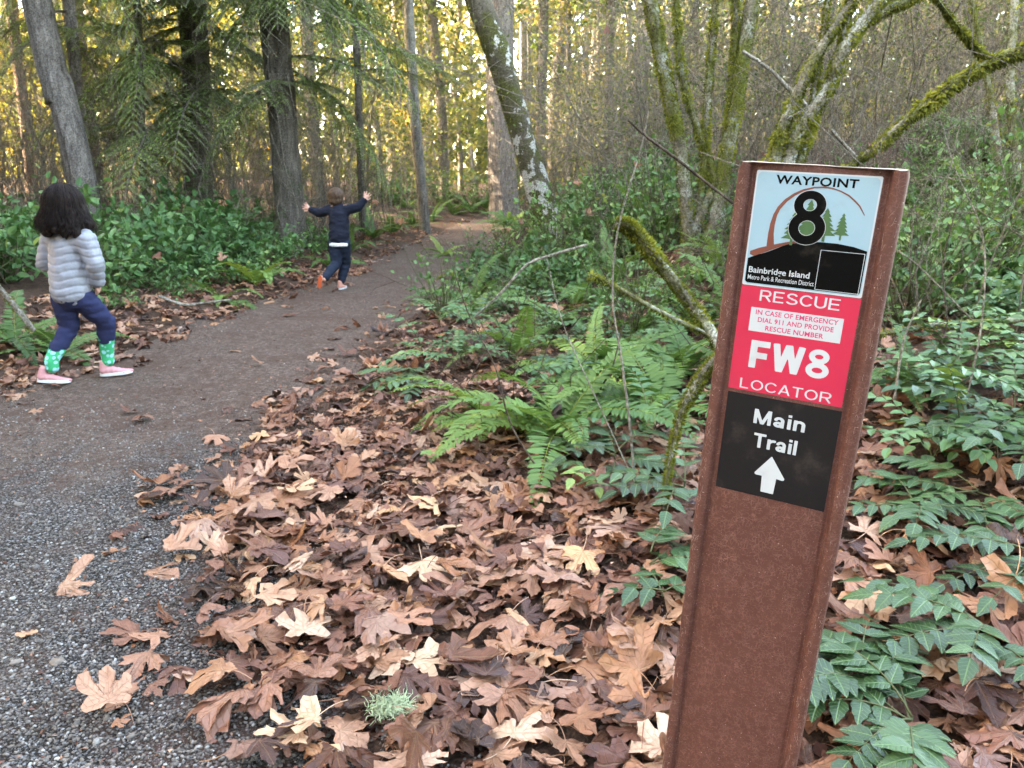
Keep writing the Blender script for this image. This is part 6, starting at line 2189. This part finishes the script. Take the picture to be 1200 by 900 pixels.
# loose locks give the hair its broken edge
n = 1100
a = math.atan2(bk[1], bk[0]) + rng.uniform(-2.5, 2.5, n)
d = np.stack([np.cos(a), np.sin(a), np.zeros(n)], -1)
q = np.linspace(0, 1, 12)
el = np.clip(q / .45, 0, 1) * (np.pi / 2)                     # over the skull, then hanging
e0 = rng.uniform(.0, .9, n)[:, None]
el = e0 + (np.pi / 2 - e0) * np.clip(q / .42, 0, 1)[None]
R0 = rng.uniform(.110, .121, n)[:, None]
ro = R0 * np.sin(el); zo = .02 + R0 * 1.04 * np.cos(el)
hang = np.clip(q - .42, 0, None) / .58
ln = (rng.uniform(.10, .155, n) + .02 * np.sin(a * 5))[:, None]
ro = ro + .045 * hang ** 1.3 * rng.uniform(.0, 1.3, n)[:, None]; zo = zo - ln * hang
sw = .016 * np.sin(hang * 6.5 + a[:, None] * 3 + rng.normal(0, .6, (n, 1))) * hang
P = hd + bk * .012 + d[:, None] * ro[:, :, None] + np.array([0, 0, 1]) * zo[:, :, None] + np.stack([-d[:, 1], d[:, 0], d[:, 2]], -1)[:, None] * sw[:, :, None]
V, F = tubes(P, np.linspace(.003, .0009, 12)[None].repeat(n, 0), 3)
obj('hair_locks', mesh('hair_locks', V, F, MAT['hair']), hr, kind='stuff')

# --- child running away with arms thrown up
g = flat(397, 341)
zg = float(ground_h(g[0], g[1])) + .012
D2 = g[1]


def q2(X, Yd, Za):
    return np.array([X + .05 * Za, Yd, Za - Yd * (1.2 - Za) / D2])


p2 = thing('person', 'child in a dark jacket running away along the trail with arms flung wide', 'person', (g[0], g[1], zg))
FW2 = unit(np.array([.12, 1, 0]))
hd = q2(-.03, .06, .985)
shL, shR = q2(-.105, .05, .855), q2(.105, .04, .865)
elL, wrL = q2(-.215, .06, .825), q2(-.315, .08, .862)
elR, wrR = q2(.205, .05, .885), q2(.268, .06, .958)
chest, waist, hip = q2(.0, .04, .78), q2(.005, .02, .65), q2(.01, .0, .54)
hL, hR = q2(-.035, .0, .50), q2(.055, .0, .50)
knR, anR = q2(.055, .10, .29), q2(.02, .02, .085)
knL, anL = q2(-.02, -.02, .29), q2(-.10, -.26, .115)
bp = head_parts(hd, .083, FW2) + limb([hd - np.array([0, 0, .06]), (shL + shR) / 2], [.042, .045]) + limb([chest + np.array([0, 0, .04]), waist, hip], [.078, .07, .056]) + limb([shL, shR], [.048, .048]) + \
    limb([shL, elL, wrL], [.04, .033, .025]) + limb([shR, elR, wrR], [.04, .033, .025]) + hand(wrL, wrL - elL + np.array([0, 0, .02]), (0, -1, .2), .88, .1, -1) + hand(wrR, wrR - elR + np.array([.0, 0, .05]), (0, -1, 0), .88, .1, 1) + \
    limb([hip, hL, knL, anL], [.066, .058, .042, .029]) + limb([hip, hR, knR, anR], [.066, .058, .042, .029])
remesh('body', bp, .0048, MAT['skin'], p2, 1)
face(p2, hd, .083, FW2)
remesh('hair', [ell(hd + np.array([0, -.012, .022]), (.088, .088, .088)), ell(hd + np.array([0, -.03, -.03]), (.078, .062, .055))], .006, MAT['hair2'], p2, 3, lambda co, nr: co + nr * (.003 * vnoise(co[:, 0] * 80, co[:, 1] * 80, co[:, 2] * 40))[:, None])
jp = limb([chest + np.array([0, 0, .07]), chest, waist, hip + np.array([0, 0, .035])], [.075, .108, .112, .112]) + limb([shL, chest + np.array([0, 0, .02]), shR], [.055, .08, .055]) + \
    limb([shL, elL, wrL * .93 + elL * .07], [.056, .048, .036]) + limb([shR, elR, wrR * .93 + elR * .07], [.056, .048, .036]) + limb([(shL + shR) / 2, (shL + shR) / 2 + np.array([0, 0, .03])], [.065, .055])
remesh('jacket', jp, .007, MAT['fleece'], p2, 4, folds(.006))
an_ = np.arange(20) / 20 * 2 * np.pi
sh = []
for k in range(20):
    for zz_ in (-.055, -.045, -.035):
        sh.append(ell(hip + np.array([.098 * math.cos(an_[k]), .085 * math.sin(an_[k]), zz_]), (.022, .022, .012)))
remesh('shirt_hem', sh, .006, MAT['shirt'], p2, 2)
tp = limb([hip + np.array([0, 0, .0]), hip - np.array([0, 0, .03])], [.092, .094]) + limb([hip, hL, knL, knL * .1 + anL * .9], [.085, .08, .06, .044]) + limb([hip, hR, knR, knR * .12 + anR * .88], [.085, .08, .06, .046])
remesh('jeans', tp, .007, MAT['jeans'], p2, 3, folds(.006))
shoe(p2, np.array([anR[0] - .012, anR[1] - .05, .008]), np.array([anR[0] + .02, anR[1] + .12, .008]), (0, 0, 1), .18, (MAT['peach'], MAT['sole']))
# trailing foot: toe on the ground, sole turned to the camera
toe = np.array([anL[0] - .03, anL[1] - .02, .01])
shoe(p2, anL + np.array([-.02, -.055, .045]), toe + np.array([-.02, -.03, 0]), np.array([.1, .9, .45]), .135, (MAT['peach'], MAT['orange']))
